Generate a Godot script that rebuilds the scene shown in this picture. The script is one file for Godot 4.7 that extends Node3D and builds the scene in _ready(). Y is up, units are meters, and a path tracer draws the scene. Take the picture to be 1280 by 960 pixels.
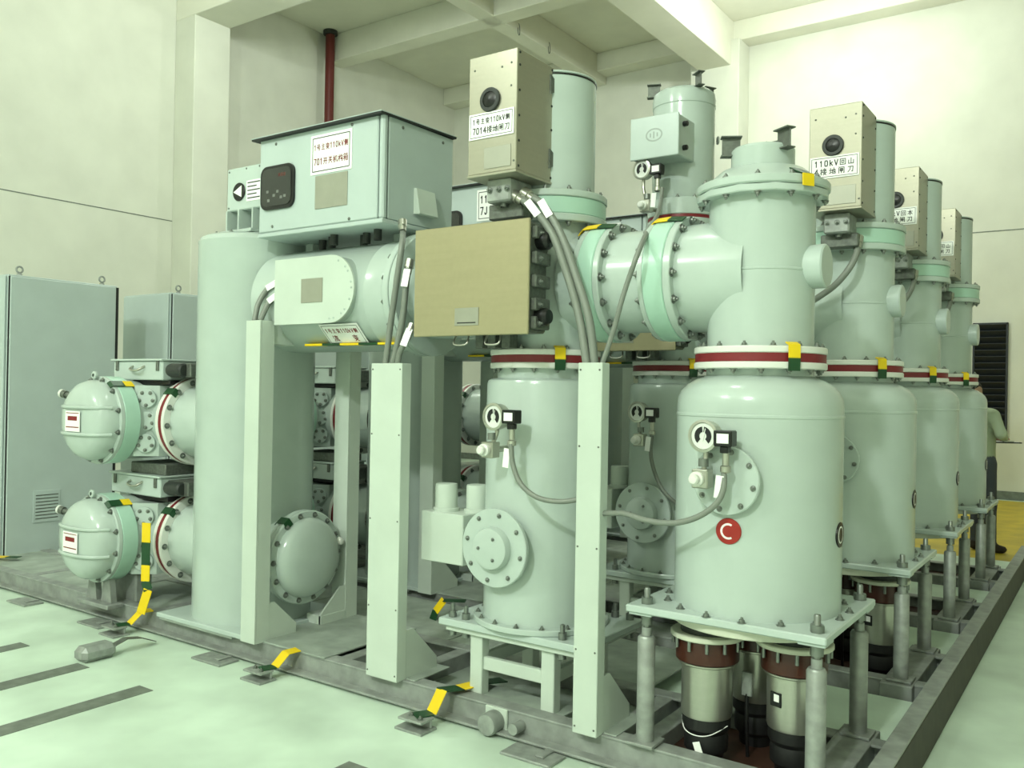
extends Node3D
# Gas-insulated switchgear hall. X runs along a bay, bays repeat every 1.5 m towards -Z, Y is up.
const Z0 := -3.56
const PITCH := 1.5
const BAY := ["front bay", "second bay", "third bay", "rearmost bay"]
var M := {}
var MESH := {}
var used := {}
var rng := RandomNumberGenerator.new()

# ---------------------------------------------------------------- mesh building
class MB:
	var v := PackedVector3Array()
	var n := PackedVector3Array()
	var c := PackedColorArray()
	func tri(a: Vector3, b: Vector3, d: Vector3, na: Vector3, nb: Vector3, nd: Vector3) -> void:
		var g := (b - a).cross(d - a)
		if g.length_squared() < 1e-16: return
		if g.dot(na + nb + nd) > 0.0:
			v.append(a); v.append(d); v.append(b); n.append(na); n.append(nd); n.append(nb)
		else:
			v.append(a); v.append(b); v.append(d); n.append(na); n.append(nb); n.append(nd)
	func quad(a: Vector3, b: Vector3, d: Vector3, e: Vector3, nn: Vector3) -> void:
		tri(a, b, d, nn, nn, nn); tri(a, d, e, nn, nn, nn)
	func lathe(prof: Array, xf := Transform3D.IDENTITY, seg := 40) -> void:
		var m := prof.size()
		var sn := []
		for i in m - 1:
			var d: Vector2 = prof[i + 1] - prof[i]
			sn.append(Vector2(d.y, -d.x).normalized())
		for i in m - 1:
			var n0: Vector2 = sn[i]
			var n1: Vector2 = sn[i]
			if i > 0 and n0.dot(sn[i - 1]) > 0.85: n0 = (n0 + sn[i - 1]).normalized()
			if i < m - 2 and n1.dot(sn[i + 1]) > 0.85: n1 = (n1 + sn[i + 1]).normalized()
			var p0: Vector2 = prof[i]
			var p1: Vector2 = prof[i + 1]
			for k in seg:
				var a := TAU * k / seg
				var b := TAU * (k + 1) / seg
				var ca := Vector3(cos(a), 0, sin(a))
				var cb := Vector3(cos(b), 0, sin(b))
				var y := Vector3(0, 1, 0)
				var A := xf * (ca * p0.x + y * p0.y)
				var B := xf * (cb * p0.x + y * p0.y)
				var C := xf * (cb * p1.x + y * p1.y)
				var D := xf * (ca * p1.x + y * p1.y)
				var NA := xf.basis * (ca * n0.x + y * n0.y)
				var NB := xf.basis * (cb * n0.x + y * n0.y)
				var NC := xf.basis * (cb * n1.x + y * n1.y)
				var ND := xf.basis * (ca * n1.x + y * n1.y)
				tri(A, B, C, NA, NB, NC)
				tri(A, C, D, NA, NC, ND)
	# box between two corners with chamfered edges
	func box(lo: Vector3, hi: Vector3, bev := 0.004, xf := Transform3D.IDENTITY) -> void:
		var h := (hi - lo) * 0.5
		var o := (hi + lo) * 0.5
		var b := minf(bev, minf(h.x, minf(h.y, h.z)) * 0.6)
		var q := h - Vector3(b, b, b)
		var X := [Vector3(1, 0, 0), Vector3(0, 1, 0), Vector3(0, 0, 1)]
		for ax in 3:
			var u: Vector3 = X[(ax + 1) % 3]
			var w: Vector3 = X[(ax + 2) % 3]
			var a: Vector3 = X[ax]
			for s: float in [-1.0, 1.0]:
				var f := o + a * s * h[ax]
				var du := u * q[(ax + 1) % 3]
				var dw := w * q[(ax + 2) % 3]
				quad(xf * (f - du - dw), xf * (f + du - dw), xf * (f + du + dw), xf * (f - du + dw), (xf.basis * (a * s)).normalized())
				if b > 0.0:
					for t: float in [-1.0, 1.0]:   # chamfer between face a*s and face u*t
						var p1 := o + a * s * h[ax] + u * t * q[(ax + 1) % 3]
						var p2 := o + a * s * q[ax] + u * t * h[(ax + 1) % 3]
						quad(xf * (p1 - dw), xf * (p1 + dw), xf * (p2 + dw), xf * (p2 - dw), (xf.basis * (a * s + u * t)).normalized())
		if b > 0.0:
			for sx: float in [-1.0, 1.0]:
				for sy: float in [-1.0, 1.0]:
					for sz: float in [-1.0, 1.0]:
						var s := Vector3(sx, sy, sz)
						var nn := (xf.basis * s).normalized()
						tri(xf * (o + s * Vector3(h.x, q.y, q.z)), xf * (o + s * Vector3(q.x, h.y, q.z)), xf * (o + s * Vector3(q.x, q.y, h.z)), nn, nn, nn)
	# extrude a polygon of the local XY plane from z0 to z1
	func prism(poly: PackedVector2Array, z0: float, z1: float, xf := Transform3D.IDENTITY, smooth := false) -> void:
		var idx := Geometry2D.triangulate_polygon(poly)
		var fz := (xf.basis * Vector3(0, 0, 1)).normalized()
		for t in range(0, idx.size(), 3):
			for e in [[z1, fz], [z0, -fz]]:
				var a := xf * Vector3(poly[idx[t]].x, poly[idx[t]].y, e[0])
				var b := xf * Vector3(poly[idx[t + 1]].x, poly[idx[t + 1]].y, e[0])
				var d := xf * Vector3(poly[idx[t + 2]].x, poly[idx[t + 2]].y, e[0])
				tri(a, b, d, e[1], e[1], e[1])
		var m := poly.size()
		var area := 0.0
		for i in m: area += poly[i].cross(poly[(i + 1) % m])
		var sg := 1.0 if area > 0 else -1.0
		var en := []
		for i in m:
			var d: Vector2 = poly[(i + 1) % m] - poly[i]
			en.append(Vector2(d.y, -d.x).normalized() * sg)
		for i in m:
			var j := (i + 1) % m
			var n0: Vector2 = en[i]
			var n1: Vector2 = en[i]
			if smooth:
				var pn: Vector2 = en[(i - 1 + m) % m]
				var nx: Vector2 = en[j]
				if pn.dot(n0) > 0.8: n0 = (n0 + pn).normalized()
				if nx.dot(n1) > 0.8: n1 = (n1 + nx).normalized()
			var N0 := (xf.basis * Vector3(n0.x, n0.y, 0)).normalized()
			var N1 := (xf.basis * Vector3(n1.x, n1.y, 0)).normalized()
			var A := xf * Vector3(poly[i].x, poly[i].y, z0)
			var B := xf * Vector3(poly[j].x, poly[j].y, z0)
			var C := xf * Vector3(poly[j].x, poly[j].y, z1)
			var D := xf * Vector3(poly[i].x, poly[i].y, z1)
			tri(A, B, C, N0, N1, N1); tri(A, C, D, N0, N1, N0)
	# round hose through the given points
	func tube(pts: Array, r: float, seg := 10, sub := 6) -> void:
		var p: Array = pts
		if sub > 1 and pts.size() > 2:
			p = []
			for i in pts.size() - 1:
				var a: Vector3 = pts[maxi(i - 1, 0)]
				var b: Vector3 = pts[i]
				var d: Vector3 = pts[i + 1]
				var e: Vector3 = pts[mini(i + 2, pts.size() - 1)]
				for k in sub: p.append(b.cubic_interpolate(d, a, e, float(k) / sub))
			p.append(pts[-1])
		var side := Vector3(0.31, 0.17, 0.93)
		var rings := []
		for i in p.size():
			var t: Vector3 = (p[mini(i + 1, p.size() - 1)] - p[maxi(i - 1, 0)]).normalized()
			side = (side - t * side.dot(t)).normalized()
			var up := t.cross(side)
			var ring := []
			for k in seg:
				var a := TAU * k / seg
				ring.append(side * cos(a) + up * sin(a))
			rings.append(ring)
		for i in p.size() - 1:
			for k in seg:
				var l := (k + 1) % seg
				var A: Vector3 = rings[i][k]
				var B: Vector3 = rings[i][l]
				var C: Vector3 = rings[i + 1][l]
				var D: Vector3 = rings[i + 1][k]
				tri(p[i] + A * r, p[i] + B * r, p[i + 1] + C * r, A, B, C)
				tri(p[i] + A * r, p[i + 1] + C * r, p[i + 1] + D * r, A, C, D)
		for e in [0, p.size() - 1]:
			var t: Vector3 = (p[0] - p[1]).normalized() if e == 0 else (p[-1] - p[-2]).normalized()
			for k in seg: tri(p[e], p[e] + rings[e][k] * r, p[e] + rings[e][(k + 1) % seg] * r, t, t, t)
	func mesh() -> ArrayMesh:
		var a := []
		a.resize(Mesh.ARRAY_MAX)
		a[Mesh.ARRAY_VERTEX] = v
		a[Mesh.ARRAY_NORMAL] = n
		if c.size() == v.size() and c.size() > 0: a[Mesh.ARRAY_COLOR] = c
		var m := ArrayMesh.new()
		m.add_surface_from_arrays(Mesh.PRIMITIVE_TRIANGLES, a)
		return m

func V(x: float, y: float, z: float) -> Vector3: return Vector3(x, y, z)
func P(x: float, y: float) -> Vector2: return Vector2(x, y)
func at(x: float, y: float, z: float) -> Transform3D: return Transform3D(Basis(), Vector3(x, y, z))
# lathe axis (local Y) turned along +X, -X, +Z ...
func along(dir: Vector3, o: Vector3) -> Transform3D:
	var y := dir.normalized()
	var h := Vector3(0, 0, 1) if absf(y.z) < 0.9 else Vector3(1, 0, 0)
	var x := y.cross(h).normalized()
	return Transform3D(Basis(x, y, x.cross(y)), o)
# local +Z turned along dir, local Y kept upright
func facing(dir: Vector3, o: Vector3) -> Transform3D:
	var z := dir.normalized()
	var x := Vector3.UP.cross(z).normalized()
	return Transform3D(Basis(x, z.cross(x), z), o)

func numbered(s: String) -> String:
	var k: int = used.get(s, 0)
	used[s] = k + 1
	return s if k == 0 else "%s_%03d" % [s, k]
func thing(called: String, label: String, category: String, pos := Vector3.ZERO, group := "") -> Node3D:
	var o := Node3D.new()
	o.name = numbered(called)
	add_child(o)
	o.position = pos
	o.set_meta("label", label); o.set_meta("category", category)
	if group != "": o.set_meta("group", group)
	return o
func put(mesh: Mesh, called: String, mat: Material, parent: Node3D, xf := Transform3D.IDENTITY) -> MeshInstance3D:
	var o := MeshInstance3D.new()
	o.mesh = mesh
	o.material_override = mat
	o.transform = xf
	if parent == self: o.name = numbered(called)
	else: o.name = called
	parent.add_child(o, true)
	return o
func part(b: MB, called: String, mat: Material, parent: Node3D) -> MeshInstance3D: return put(b.mesh(), called, mat, parent)
func structure(o: Node3D) -> Node3D:
	o.set_meta("kind", "structure"); return o
func cyl(called: String, mat: Material, parent: Node3D, prof: Array, xf := Transform3D.IDENTITY, seg := 40) -> MeshInstance3D:
	var b := MB.new(); b.lathe(prof, xf, seg); return part(b, called, mat, parent)
func bx(called: String, mat: Material, parent: Node3D, lo: Vector3, hi: Vector3, bev := 0.004, xf := Transform3D.IDENTITY) -> MeshInstance3D:
	var b := MB.new(); b.box(lo, hi, bev, xf); return part(b, called, mat, parent)
func hose(called: String, mat: Material, parent: Node3D, pts: Array, r: float, seg := 10) -> MeshInstance3D:
	var b := MB.new(); b.tube(pts, r, seg); return part(b, called, mat, parent)
# ring of given radii and heights with small rounded rims
func ring(r0: float, r1: float, y0: float, y1: float, e := 0.004) -> Array:
	return [P(r0, y0), P(r1 - e, y0), P(r1, y0 + e), P(r1, y1 - e), P(r1 - e, y1), P(r0, y1)]
func disc(r: float, y0: float, y1: float, e := 0.004) -> Array: return ring(0.0, r, y0, y1, e)

func bolt_mesh() -> ArrayMesh:
	var b := MB.new()
	b.lathe([P(0, 0), P(1.45, 0), P(1.45, 0.22), P(0, 0.22)], Transform3D.IDENTITY, 14)
	b.lathe([P(1.0, 0.22), P(1.0, 0.95), P(0.8, 1.1), P(0, 1.1)], Transform3D.IDENTITY, 6)
	b.lathe([P(0.5, 1.1), P(0.5, 1.7), P(0.4, 1.8), P(0, 1.8)], Transform3D.IDENTITY, 8)
	return b.mesh()
func screw_mesh() -> ArrayMesh:
	var b := MB.new()
	b.lathe([P(1.0, 0), P(0.95, 0.35), P(0.6, 0.6), P(0, 0.65)], Transform3D.IDENTITY, 10)
	return b.mesh()
func bolt(parent: Node3D, o: Vector3, dir: Vector3, s: float, mat: Material = null, kind := "bolt") -> void:
	var x := along(dir, o)
	x.basis = x.basis.scaled_local(Vector3(s, s, s))
	put(MESH[kind], kind, mat if mat else M.bolt, parent, x)
# n bolts on a circle about an axis, heads pointing along dir
func bolts(parent: Node3D, o: Vector3, dir: Vector3, r: float, n: int, s: float, phase := 0.0) -> void:
	var x := along(dir, o)
	for k in n:
		var a := TAU * (k + phase) / n
		bolt(parent, x * (V(cos(a), 0, sin(a)) * r), dir, s)

# ---------------------------------------------------------------- lettering drawn stroke by stroke on a 10 x 10 grid
var G := {
	"0": "3,9 7,9 8,7 8,3 7,1 3,1 2,3 2,7 3,9", "1": "3,7.5 5.2,9.2 5.2,1", "4": "6.5,1 6.5,9 1.5,3.6 8.6,3.6", "7": "1.8,9 8.2,9 4.3,1", "J": "6.5,9 6.5,2.5 5,1 3,1 2,2.6",
	"k": "2.5,9 2.5,1;7.5,6.4 2.7,3.8;4,4.6 7.8,1", "V": "1.5,9 5,1 8.5,9", "C": "8,7.6 6.8,9 3.5,9 2,7 2,3 3.5,1 6.8,1 8,2.4",
	"号": "3,9.3 7,9.3 7,6.7 3,6.7 3,9.3;1,5.2 9,5.2;3.6,5.2 3,3.2 7.6,3.2 7,0.6 5.4,0.9", "主": "4.5,9.9 5.5,8.6;2,7.5 8,7.5;2.5,4.5 7.5,4.5;1,1 9,1;5,7.5 5,1",
	"变": "5,9.9 5,8.5;1,8.3 9,8.3;4,8.3 4,5;6,8.3 6,5;2.5,7 1.5,5.3;7.5,7 8.7,5.3;2,4 8,4 2,0.3;3,3.2 8.6,0.3",
	"侧": "2.5,9.5 1,6;2,7.5 2,0.5;3.5,3 3.5,9 6,9 6,3;4.7,7.5 4.7,4 3.3,0.7;5,2.3 6.2,0.8;7.4,8.5 7.4,3;9,9.5 9,0.6 8,1",
	"开": "1.5,8.5 8.5,8.5;1,5 9,5;3.5,8.5 3.5,4 1.5,0.5;6.5,8.5 6.5,0.3", "关": "3,9.7 4,8.2;7,9.7 6,8.2;2,7.5 8,7.5;1,4.8 9,4.8;5,7.5 5,4.8 1.5,0.5;5,4.8 8.8,0.5",
	"机": "0.5,7 4.5,7;2.5,9.5 2.5,0.3;2.5,6.5 0.7,3;2.7,6 4.2,4;4.5,0.6 5.3,4 5.3,8.5 8,8.5 8,1.2 9.5,1.2 9.5,2.4",
	"构": "0.5,7 4.5,7;2.5,9.5 2.5,0.3;2.5,6.5 0.7,3;2.7,6 4.2,4;6,9.5 5,6.5;5.5,7.8 9.2,7.8 8.8,0.6 7.8,0.9;6.8,6.5 5.8,3.2 7.7,3.6;7.5,4.6 8,2.8",
	"箱": "2.5,9.8 1,7.8;2,9 4.5,9;6.5,9.8 5,7.8;6,9 9,9;0.8,5.5 4.5,5.5;2.6,7.2 2.6,0.3;2.6,5 0.8,2.5;2.8,4.5 4.2,3.2;5.3,6.8 9,6.8 9,0.5 5.3,0.5 5.3,6.8;5.3,4.7 9,4.7;5.3,2.6 9,2.6",
	"接": "0.5,7.2 3.5,7.2;2,9.5 2,0.8 1,1.3;0.5,3.6 3.5,4.8;6.5,9.8 6.8,8.8;4.5,8.5 9,8.5;5.5,8 6,6.5;8,8 7.5,6.5;4.2,6.2 9.4,6.2;6.3,5.5 5.3,3 8.8,0.4;8.2,4 7.5,2 4.5,0.4;4.2,4 9.5,4",
	"地": "0.5,6 4,6;2.2,9 2.2,2;0.5,1.5 4,2.6;5.3,7 5.3,1.2 9.3,1.2 9.3,2.5;4.3,5.2 9,7 9,3.2 8,3.4;7,9.5 7,2.8",
	"闸": "1.5,9.5 2.3,8.5;1.3,7.8 1.3,0.3;3.3,8.8 8.8,8.8 8.8,0.6 7.8,0.9;3.2,6.8 6.9,6.8 6.9,3.4 3.2,3.4 3.2,6.8;3.2,5.1 6.9,5.1;5,6.8 5,0.6",
	"刀": "1.5,8.3 8.5,8.3 8,1 6.5,1.3;4.8,8.3 4.2,4 1.3,0.5", "山": "5,9 5,1;1.5,6 1.5,1 8.5,1 8.5,6", "回": "1.2,9 8.8,9 8.8,0.8 1.2,0.8 1.2,9;3.5,6.8 6.5,6.8 6.5,3.2 3.5,3.2 3.5,6.8",
	"本": "1,7 9,7;5,9.5 5,0.3;5,7 1.2,2;5,7 8.8,2;3.2,2.6 6.8,2.6", "流": "1.2,9 2.4,8;0.6,6.5 1.8,5.5;0.8,0.8 2.6,4;6,9.8 6.4,8.7;3.5,8.2 9.4,8.2;5.8,8 4.6,6 8.2,6.3;7.2,7.2 8.8,5.5;4.6,4.8 4.4,2.5 3.2,0.5;6.3,4.8 6.3,0.8;8,4.8 8,1.2 9.3,1.2 9.3,2.4"}
func glyph(b: MB, s: String, o: Vector2, size: Vector2, wt: float, z: float, xf: Transform3D) -> void:
	for st in s.split(";"):
		var pr := st.split(" ")
		for i in pr.size() - 1:
			var q0 := pr[i].split(",")
			var q1 := pr[i + 1].split(",")
			var a := o + P(float(q0[0]), float(q0[1])) * 0.1 * size
			var e := o + P(float(q1[0]), float(q1[1])) * 0.1 * size
			var d := (e - a).normalized()
			var k := P(-d.y, d.x) * wt * 0.5
			a -= d * wt * 0.4; e += d * wt * 0.4
			b.quad(xf * V(a.x - k.x, a.y - k.y, z), xf * V(a.x + k.x, a.y + k.y, z), xf * V(e.x + k.x, e.y + k.y, z), xf * V(e.x - k.x, e.y - k.y, z), xf.basis.z)
# white sign plate with a thin border and printed lines; local plane XY, facing +Z
func sign_plate(parent: Node3D, lines: Array, w: float, h: float, ink: Material, xf: Transform3D, gap := 0.0) -> void:
	var p := bx("sign_plate", M.label, parent, V(-w / 2, -h / 2, 0), V(w / 2, h / 2, 0.004), 0.001, xf)
	var b := MB.new()
	var t := h * 0.022
	for s: float in [-1.0, 1.0]:
		var yy: float = s * h * 0.42
		var xx: float = s * (w * 0.5 - h * 0.08)
		b.quad(xf * V(-w / 2 + h * 0.08, yy - t / 2, 0.0046), xf * V(w / 2 - h * 0.08, yy - t / 2, 0.0046), xf * V(w / 2 - h * 0.08, yy + t / 2, 0.0046), xf * V(-w / 2 + h * 0.08, yy + t / 2, 0.0046), xf.basis.z)
		b.quad(xf * V(xx - t / 2, -h * 0.42, 0.0046), xf * V(xx + t / 2, -h * 0.42, 0.0046), xf * V(xx + t / 2, h * 0.42, 0.0046), xf * V(xx - t / 2, h * 0.42, 0.0046), xf.basis.z)
	part(b, "border", M.ink, p)
	var lh := h * 0.72 / lines.size()
	for i in lines.size():
		b = MB.new()
		var s: String = lines[i]
		var total := 0.0
		for ch in s: total += 1.0 if ch.unicode_at(0) > 255 else (0.62 if ch != " " else 0.6)
		var em := minf(lh * 0.82, w * 0.84 / total)
		var sp := w * 0.84 / total
		var x := -w * 0.42
		for ch in s:
			var adv := (1.0 if ch.unicode_at(0) > 255 else (0.62 if ch != " " else 0.6)) * sp
			if G.has(ch):
				var gw := minf(adv * 0.94, em * (1.0 if ch.unicode_at(0) > 255 else 0.66))
				glyph(b, G[ch], P(x + (adv - gw) / 2, h * 0.36 - lh * (i + 0.5) - em * 0.5), P(gw, em), em * (0.105 if ch.unicode_at(0) > 255 else 0.14), 0.0047, xf)
			x += adv
		if b.v.size() > 0: part(b, "lettering", ink, p)
# painted copper earthing strap along a polyline: yellow and green bands in turn
func strap(parent: Node3D, pts: Array, across: Vector3, w: float, cols: String, called := "earthing_strap") -> Node3D:
	var s: Node3D = parent
	if called != "":
		s = Node3D.new(); s.name = called; parent.add_child(s, true)
	for i in pts.size() - 1:
		var d: Vector3 = pts[i + 1] - pts[i]
		var y := d.normalized()
		var x := (across - y * across.dot(y)).normalized()
		var b := MB.new()
		b.box(V(-w / 2, -0.002, -0.0025), V(w / 2, d.length() + 0.002, 0.0025), 0.001, Transform3D(Basis(x, y, x.cross(y)), pts[i]))
		part(b, "yellow_band" if cols[i] == "y" else "green_band", M.yellow if cols[i] == "y" else M.green, s)
	return s

# ---------------------------------------------------------------- materials
func grain(sd: int, freq: float, lo: float, hi: float, size := 256, stretch := 1) -> ImageTexture:
	var f := FastNoiseLite.new()
	f.seed = sd; f.frequency = freq; f.fractal_octaves = 4
	var src := f.get_seamless_image(size, size)
	var im := Image.create(size, size, true, Image.FORMAT_RGB8)
	for y in size:
		for x in size:
			var k := src.get_pixel(x, (y / stretch) % size).r if stretch > 1 else src.get_pixel(x, y).r
			if stretch < 0: k = 0.6 * src.get_pixel((x / -stretch) % size, y).r + 0.4 * src.get_pixel(x, y).r
			var g := lerpf(lo, hi, k)
			im.set_pixel(x, y, Color(g, g, g))
	im.generate_mipmaps()
	return ImageTexture.create_from_image(im)
func mat(called: String, col: Color, rough: float, metal := 0.0, tx: Texture2D = null, scale := 1.0) -> StandardMaterial3D:
	var m := StandardMaterial3D.new()
	m.resource_name = called
	m.albedo_color = col; m.roughness = rough; m.metallic = metal
	if tx:
		m.albedo_texture = tx
		m.uv1_triplanar = true; m.uv1_world_triplanar = true
		m.uv1_scale = Vector3(scale, scale, scale)
	M[called] = m
	return m
func make_materials() -> void:
	var soft := grain(3, 0.012, 0.965, 1.0)
	var dirt := grain(7, 0.02, 0.80, 1.0)
	var wallg := grain(11, 0.01, 0.95, 1.0)
	var floorg := grain(19, 0.013, 0.86, 1.02, 512)
	var brush := grain(23, 0.05, 0.955, 1.0, 256, -16)
	mat("paint", Color(0.725, 0.775, 0.75), 0.2, 0.0, soft, 1.2)
	mat("paint_smooth", Color(0.735, 0.785, 0.765), 0.26, 0.0, soft, 0.9)
	mat("panel", Color(0.725, 0.775, 0.765), 0.42, 0.0, soft, 0.8)
	mat("faint", Color(0.60, 0.64, 0.615), 0.4)
	mat("cream", Color(0.82, 0.83, 0.76), 0.4, 0.0, soft, 1.2)
	mat("mint", Color(0.69, 0.825, 0.76), 0.3, 0.0, soft, 1.2)
	mat("white", Color(0.87, 0.875, 0.85), 0.35)
	mat("red", Color(0.47, 0.10, 0.13), 0.42)
	mat("post", Color(0.78, 0.82, 0.78), 0.42, 0.0, soft, 0.8)
	mat("rail", Color(0.60, 0.62, 0.60), 0.5, 0.0, dirt, 1.6)
	mat("galv", Color(0.66, 0.68, 0.66), 0.45, 0.35, dirt, 2.5)
	mat("deck", Color(0.66, 0.70, 0.66), 0.55, 0.0, dirt, 0.9)
	mat("bolt", Color(0.52, 0.54, 0.52), 0.38, 0.75)
	mat("stainless", Color(0.695, 0.68, 0.615), 0.32, 0.6, brush, 3.0)
	mat("gold", Color(0.705, 0.67, 0.545), 0.38, 0.65, brush, 2.0)
	mat("nameplate", Color(0.66, 0.66, 0.61), 0.4, 0.5, soft, 3.0)
	mat("chrome", Color(0.74, 0.74, 0.70), 0.3, 0.85, brush, 3.0)
	mat("cast", Color(0.46, 0.48, 0.45), 0.55, 0.5, dirt, 6.0)
	mat("dark", Color(0.16, 0.175, 0.165), 0.5)
	mat("black", Color(0.05, 0.052, 0.055), 0.35)
	mat("rubber", Color(0.055, 0.055, 0.06), 0.55)
	mat("seal", Color(0.11, 0.12, 0.115), 0.6)
	mat("hose", Color(0.50, 0.52, 0.49), 0.5, 0.15)
	mat("brown", Color(0.25, 0.10, 0.06), 0.35)
	mat("pitboard", Color(0.27, 0.16, 0.115), 0.6, 0.0, dirt, 2.0)
	mat("label", Color(0.96, 0.96, 0.95), 0.4)
	mat("ink", Color(0.07, 0.07, 0.08), 0.6)
	mat("redink", Color(0.50, 0.08, 0.10), 0.6)
	mat("yellow", Color(0.93, 0.79, 0.04), 0.45)
	mat("green", Color(0.06, 0.25, 0.12), 0.45)
	mat("dial", Color(0.86, 0.87, 0.85), 0.4)
	mat("badge", Color(0.62, 0.13, 0.10), 0.4)
	mat("wall", Color(0.845, 0.85, 0.80), 0.85, 0.0, wallg, 0.35)
	mat("ceiling", Color(0.88, 0.878, 0.82), 0.9, 0.0, wallg, 0.35)
	mat("floor", Color(0.83, 0.905, 0.835), 0.45, 0.0, floorg, 0.22)
	mat("yellow_floor", Color(0.80, 0.70, 0.16), 0.5, 0.0, dirt, 0.4)
	mat("pale_floor", Color(0.80, 0.81, 0.74), 0.5, 0.0, dirt, 0.5)
	mat("embedded", Color(0.47, 0.50, 0.46), 0.6, 0.0, dirt, 2.0)
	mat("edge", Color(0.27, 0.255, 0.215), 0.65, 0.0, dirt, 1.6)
	mat("pipe", Color(0.36, 0.10, 0.075), 0.45)
	mat("shutter", Color(0.10, 0.125, 0.15), 0.5)
	var g := mat("glass", Color(0.10, 0.12, 0.11, 0.35), 0.05)
	g.transparency = BaseMaterial3D.TRANSPARENCY_ALPHA
	var l := mat("lamp_glow", Color(1, 1, 1), 0.5)
	l.emission_enabled = true; l.emission = Color(0.93, 1.0, 0.86); l.emission_energy_multiplier = 6.0
	var s := mat("figure", Color(1, 1, 1), 0.8)
	s.vertex_color_use_as_albedo = true

# ---------------------------------------------------------------- camera, light, hall
const LIGHT := Color(0.96, 1.0, 0.958)
func high_bay(pos: Vector3, energy: float, where: String) -> void:
	var t := thing("high_bay_lamp", "grey bell-shaped high-bay lamp hanging " + where, "lamp", pos, "high-bay lamps under the ceiling")
	cyl("shade", M.galv, t, [P(0.0, 0.30), P(0.07, 0.30), P(0.09, 0.26), P(0.12, 0.2), P(0.24, 0.04), P(0.25, 0.0), P(0.245, 0.0), P(0.23, 0.04), P(0.11, 0.19), P(0.0, 0.2)], Transform3D.IDENTITY, 32)
	cyl("glowing_lens", M.lamp_glow, t, [P(0.0, 0.035), P(0.225, 0.035), P(0.225, 0.05), P(0.0, 0.05)], Transform3D.IDENTITY, 32)
	cyl("rod", M.galv, t, [P(0.012, 0.3), P(0.012, 8.1 - pos.y)], Transform3D.IDENTITY, 8)
	var o := OmniLight3D.new()
	o.name = "lamp_light"
	o.light_color = LIGHT; o.light_energy = energy; o.light_size = 0.22
	o.omni_range = 40.0; o.omni_attenuation = 2.0; o.shadow_enabled = true
	o.position = V(0, -0.26, 0)
	t.add_child(o)
func setup() -> void:
	var cam := Camera3D.new()
	cam.name = "camera"
	var yaw := deg_to_rad(34.905)
	var pit := deg_to_rad(0.3145)
	var rol := deg_to_rad(1.0127)
	var fw := V(-sin(yaw) * cos(pit), sin(pit), -cos(yaw) * cos(pit))
	var r := V(cos(yaw), 0, -sin(yaw))
	var u := r.cross(fw)
	cam.transform = Transform3D(Basis(r * cos(rol) + u * sin(rol), u * cos(rol) - r * sin(rol), -fw), V(0, 1.55, 0))
	cam.fov = rad_to_deg(2.0 * atan(480.0 / 1094.0))
	cam.near = 0.05; cam.far = 100.0
	add_child(cam)
	cam.current = true
	var w := WorldEnvironment.new()
	w.name = "world"
	var e := Environment.new()
	e.background_mode = Environment.BG_COLOR
	e.background_color = Color(0.02, 0.022, 0.02)
	e.tonemap_mode = Environment.TONE_MAPPER_LINEAR
	e.tonemap_exposure = 1.36
	e.sdfgi_enabled = true; e.ssao_enabled = true; e.ssil_enabled = true
	w.environment = e
	add_child(w)
	high_bay(V(-0.7, 6.8, 4.6), 29.0, "over the aisle in front of the cable tanks")
	high_bay(V(-6.0, 7.2, 4.0), 14.0, "in front of the control cubicles")
	high_bay(V(-3.6, 7.2, -12.4), 6.5, "near the end wall")
	high_bay(V(-8.4, 7.2, -7.2), 5.0, "behind the control cubicles, added as unseen fill for the left wall")  # added fill lamp, brightens the left wall and the cubicles from out of view
	high_bay(V(-3.0, 7.2, -3.2), 2.0, "above the front bay")

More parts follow.
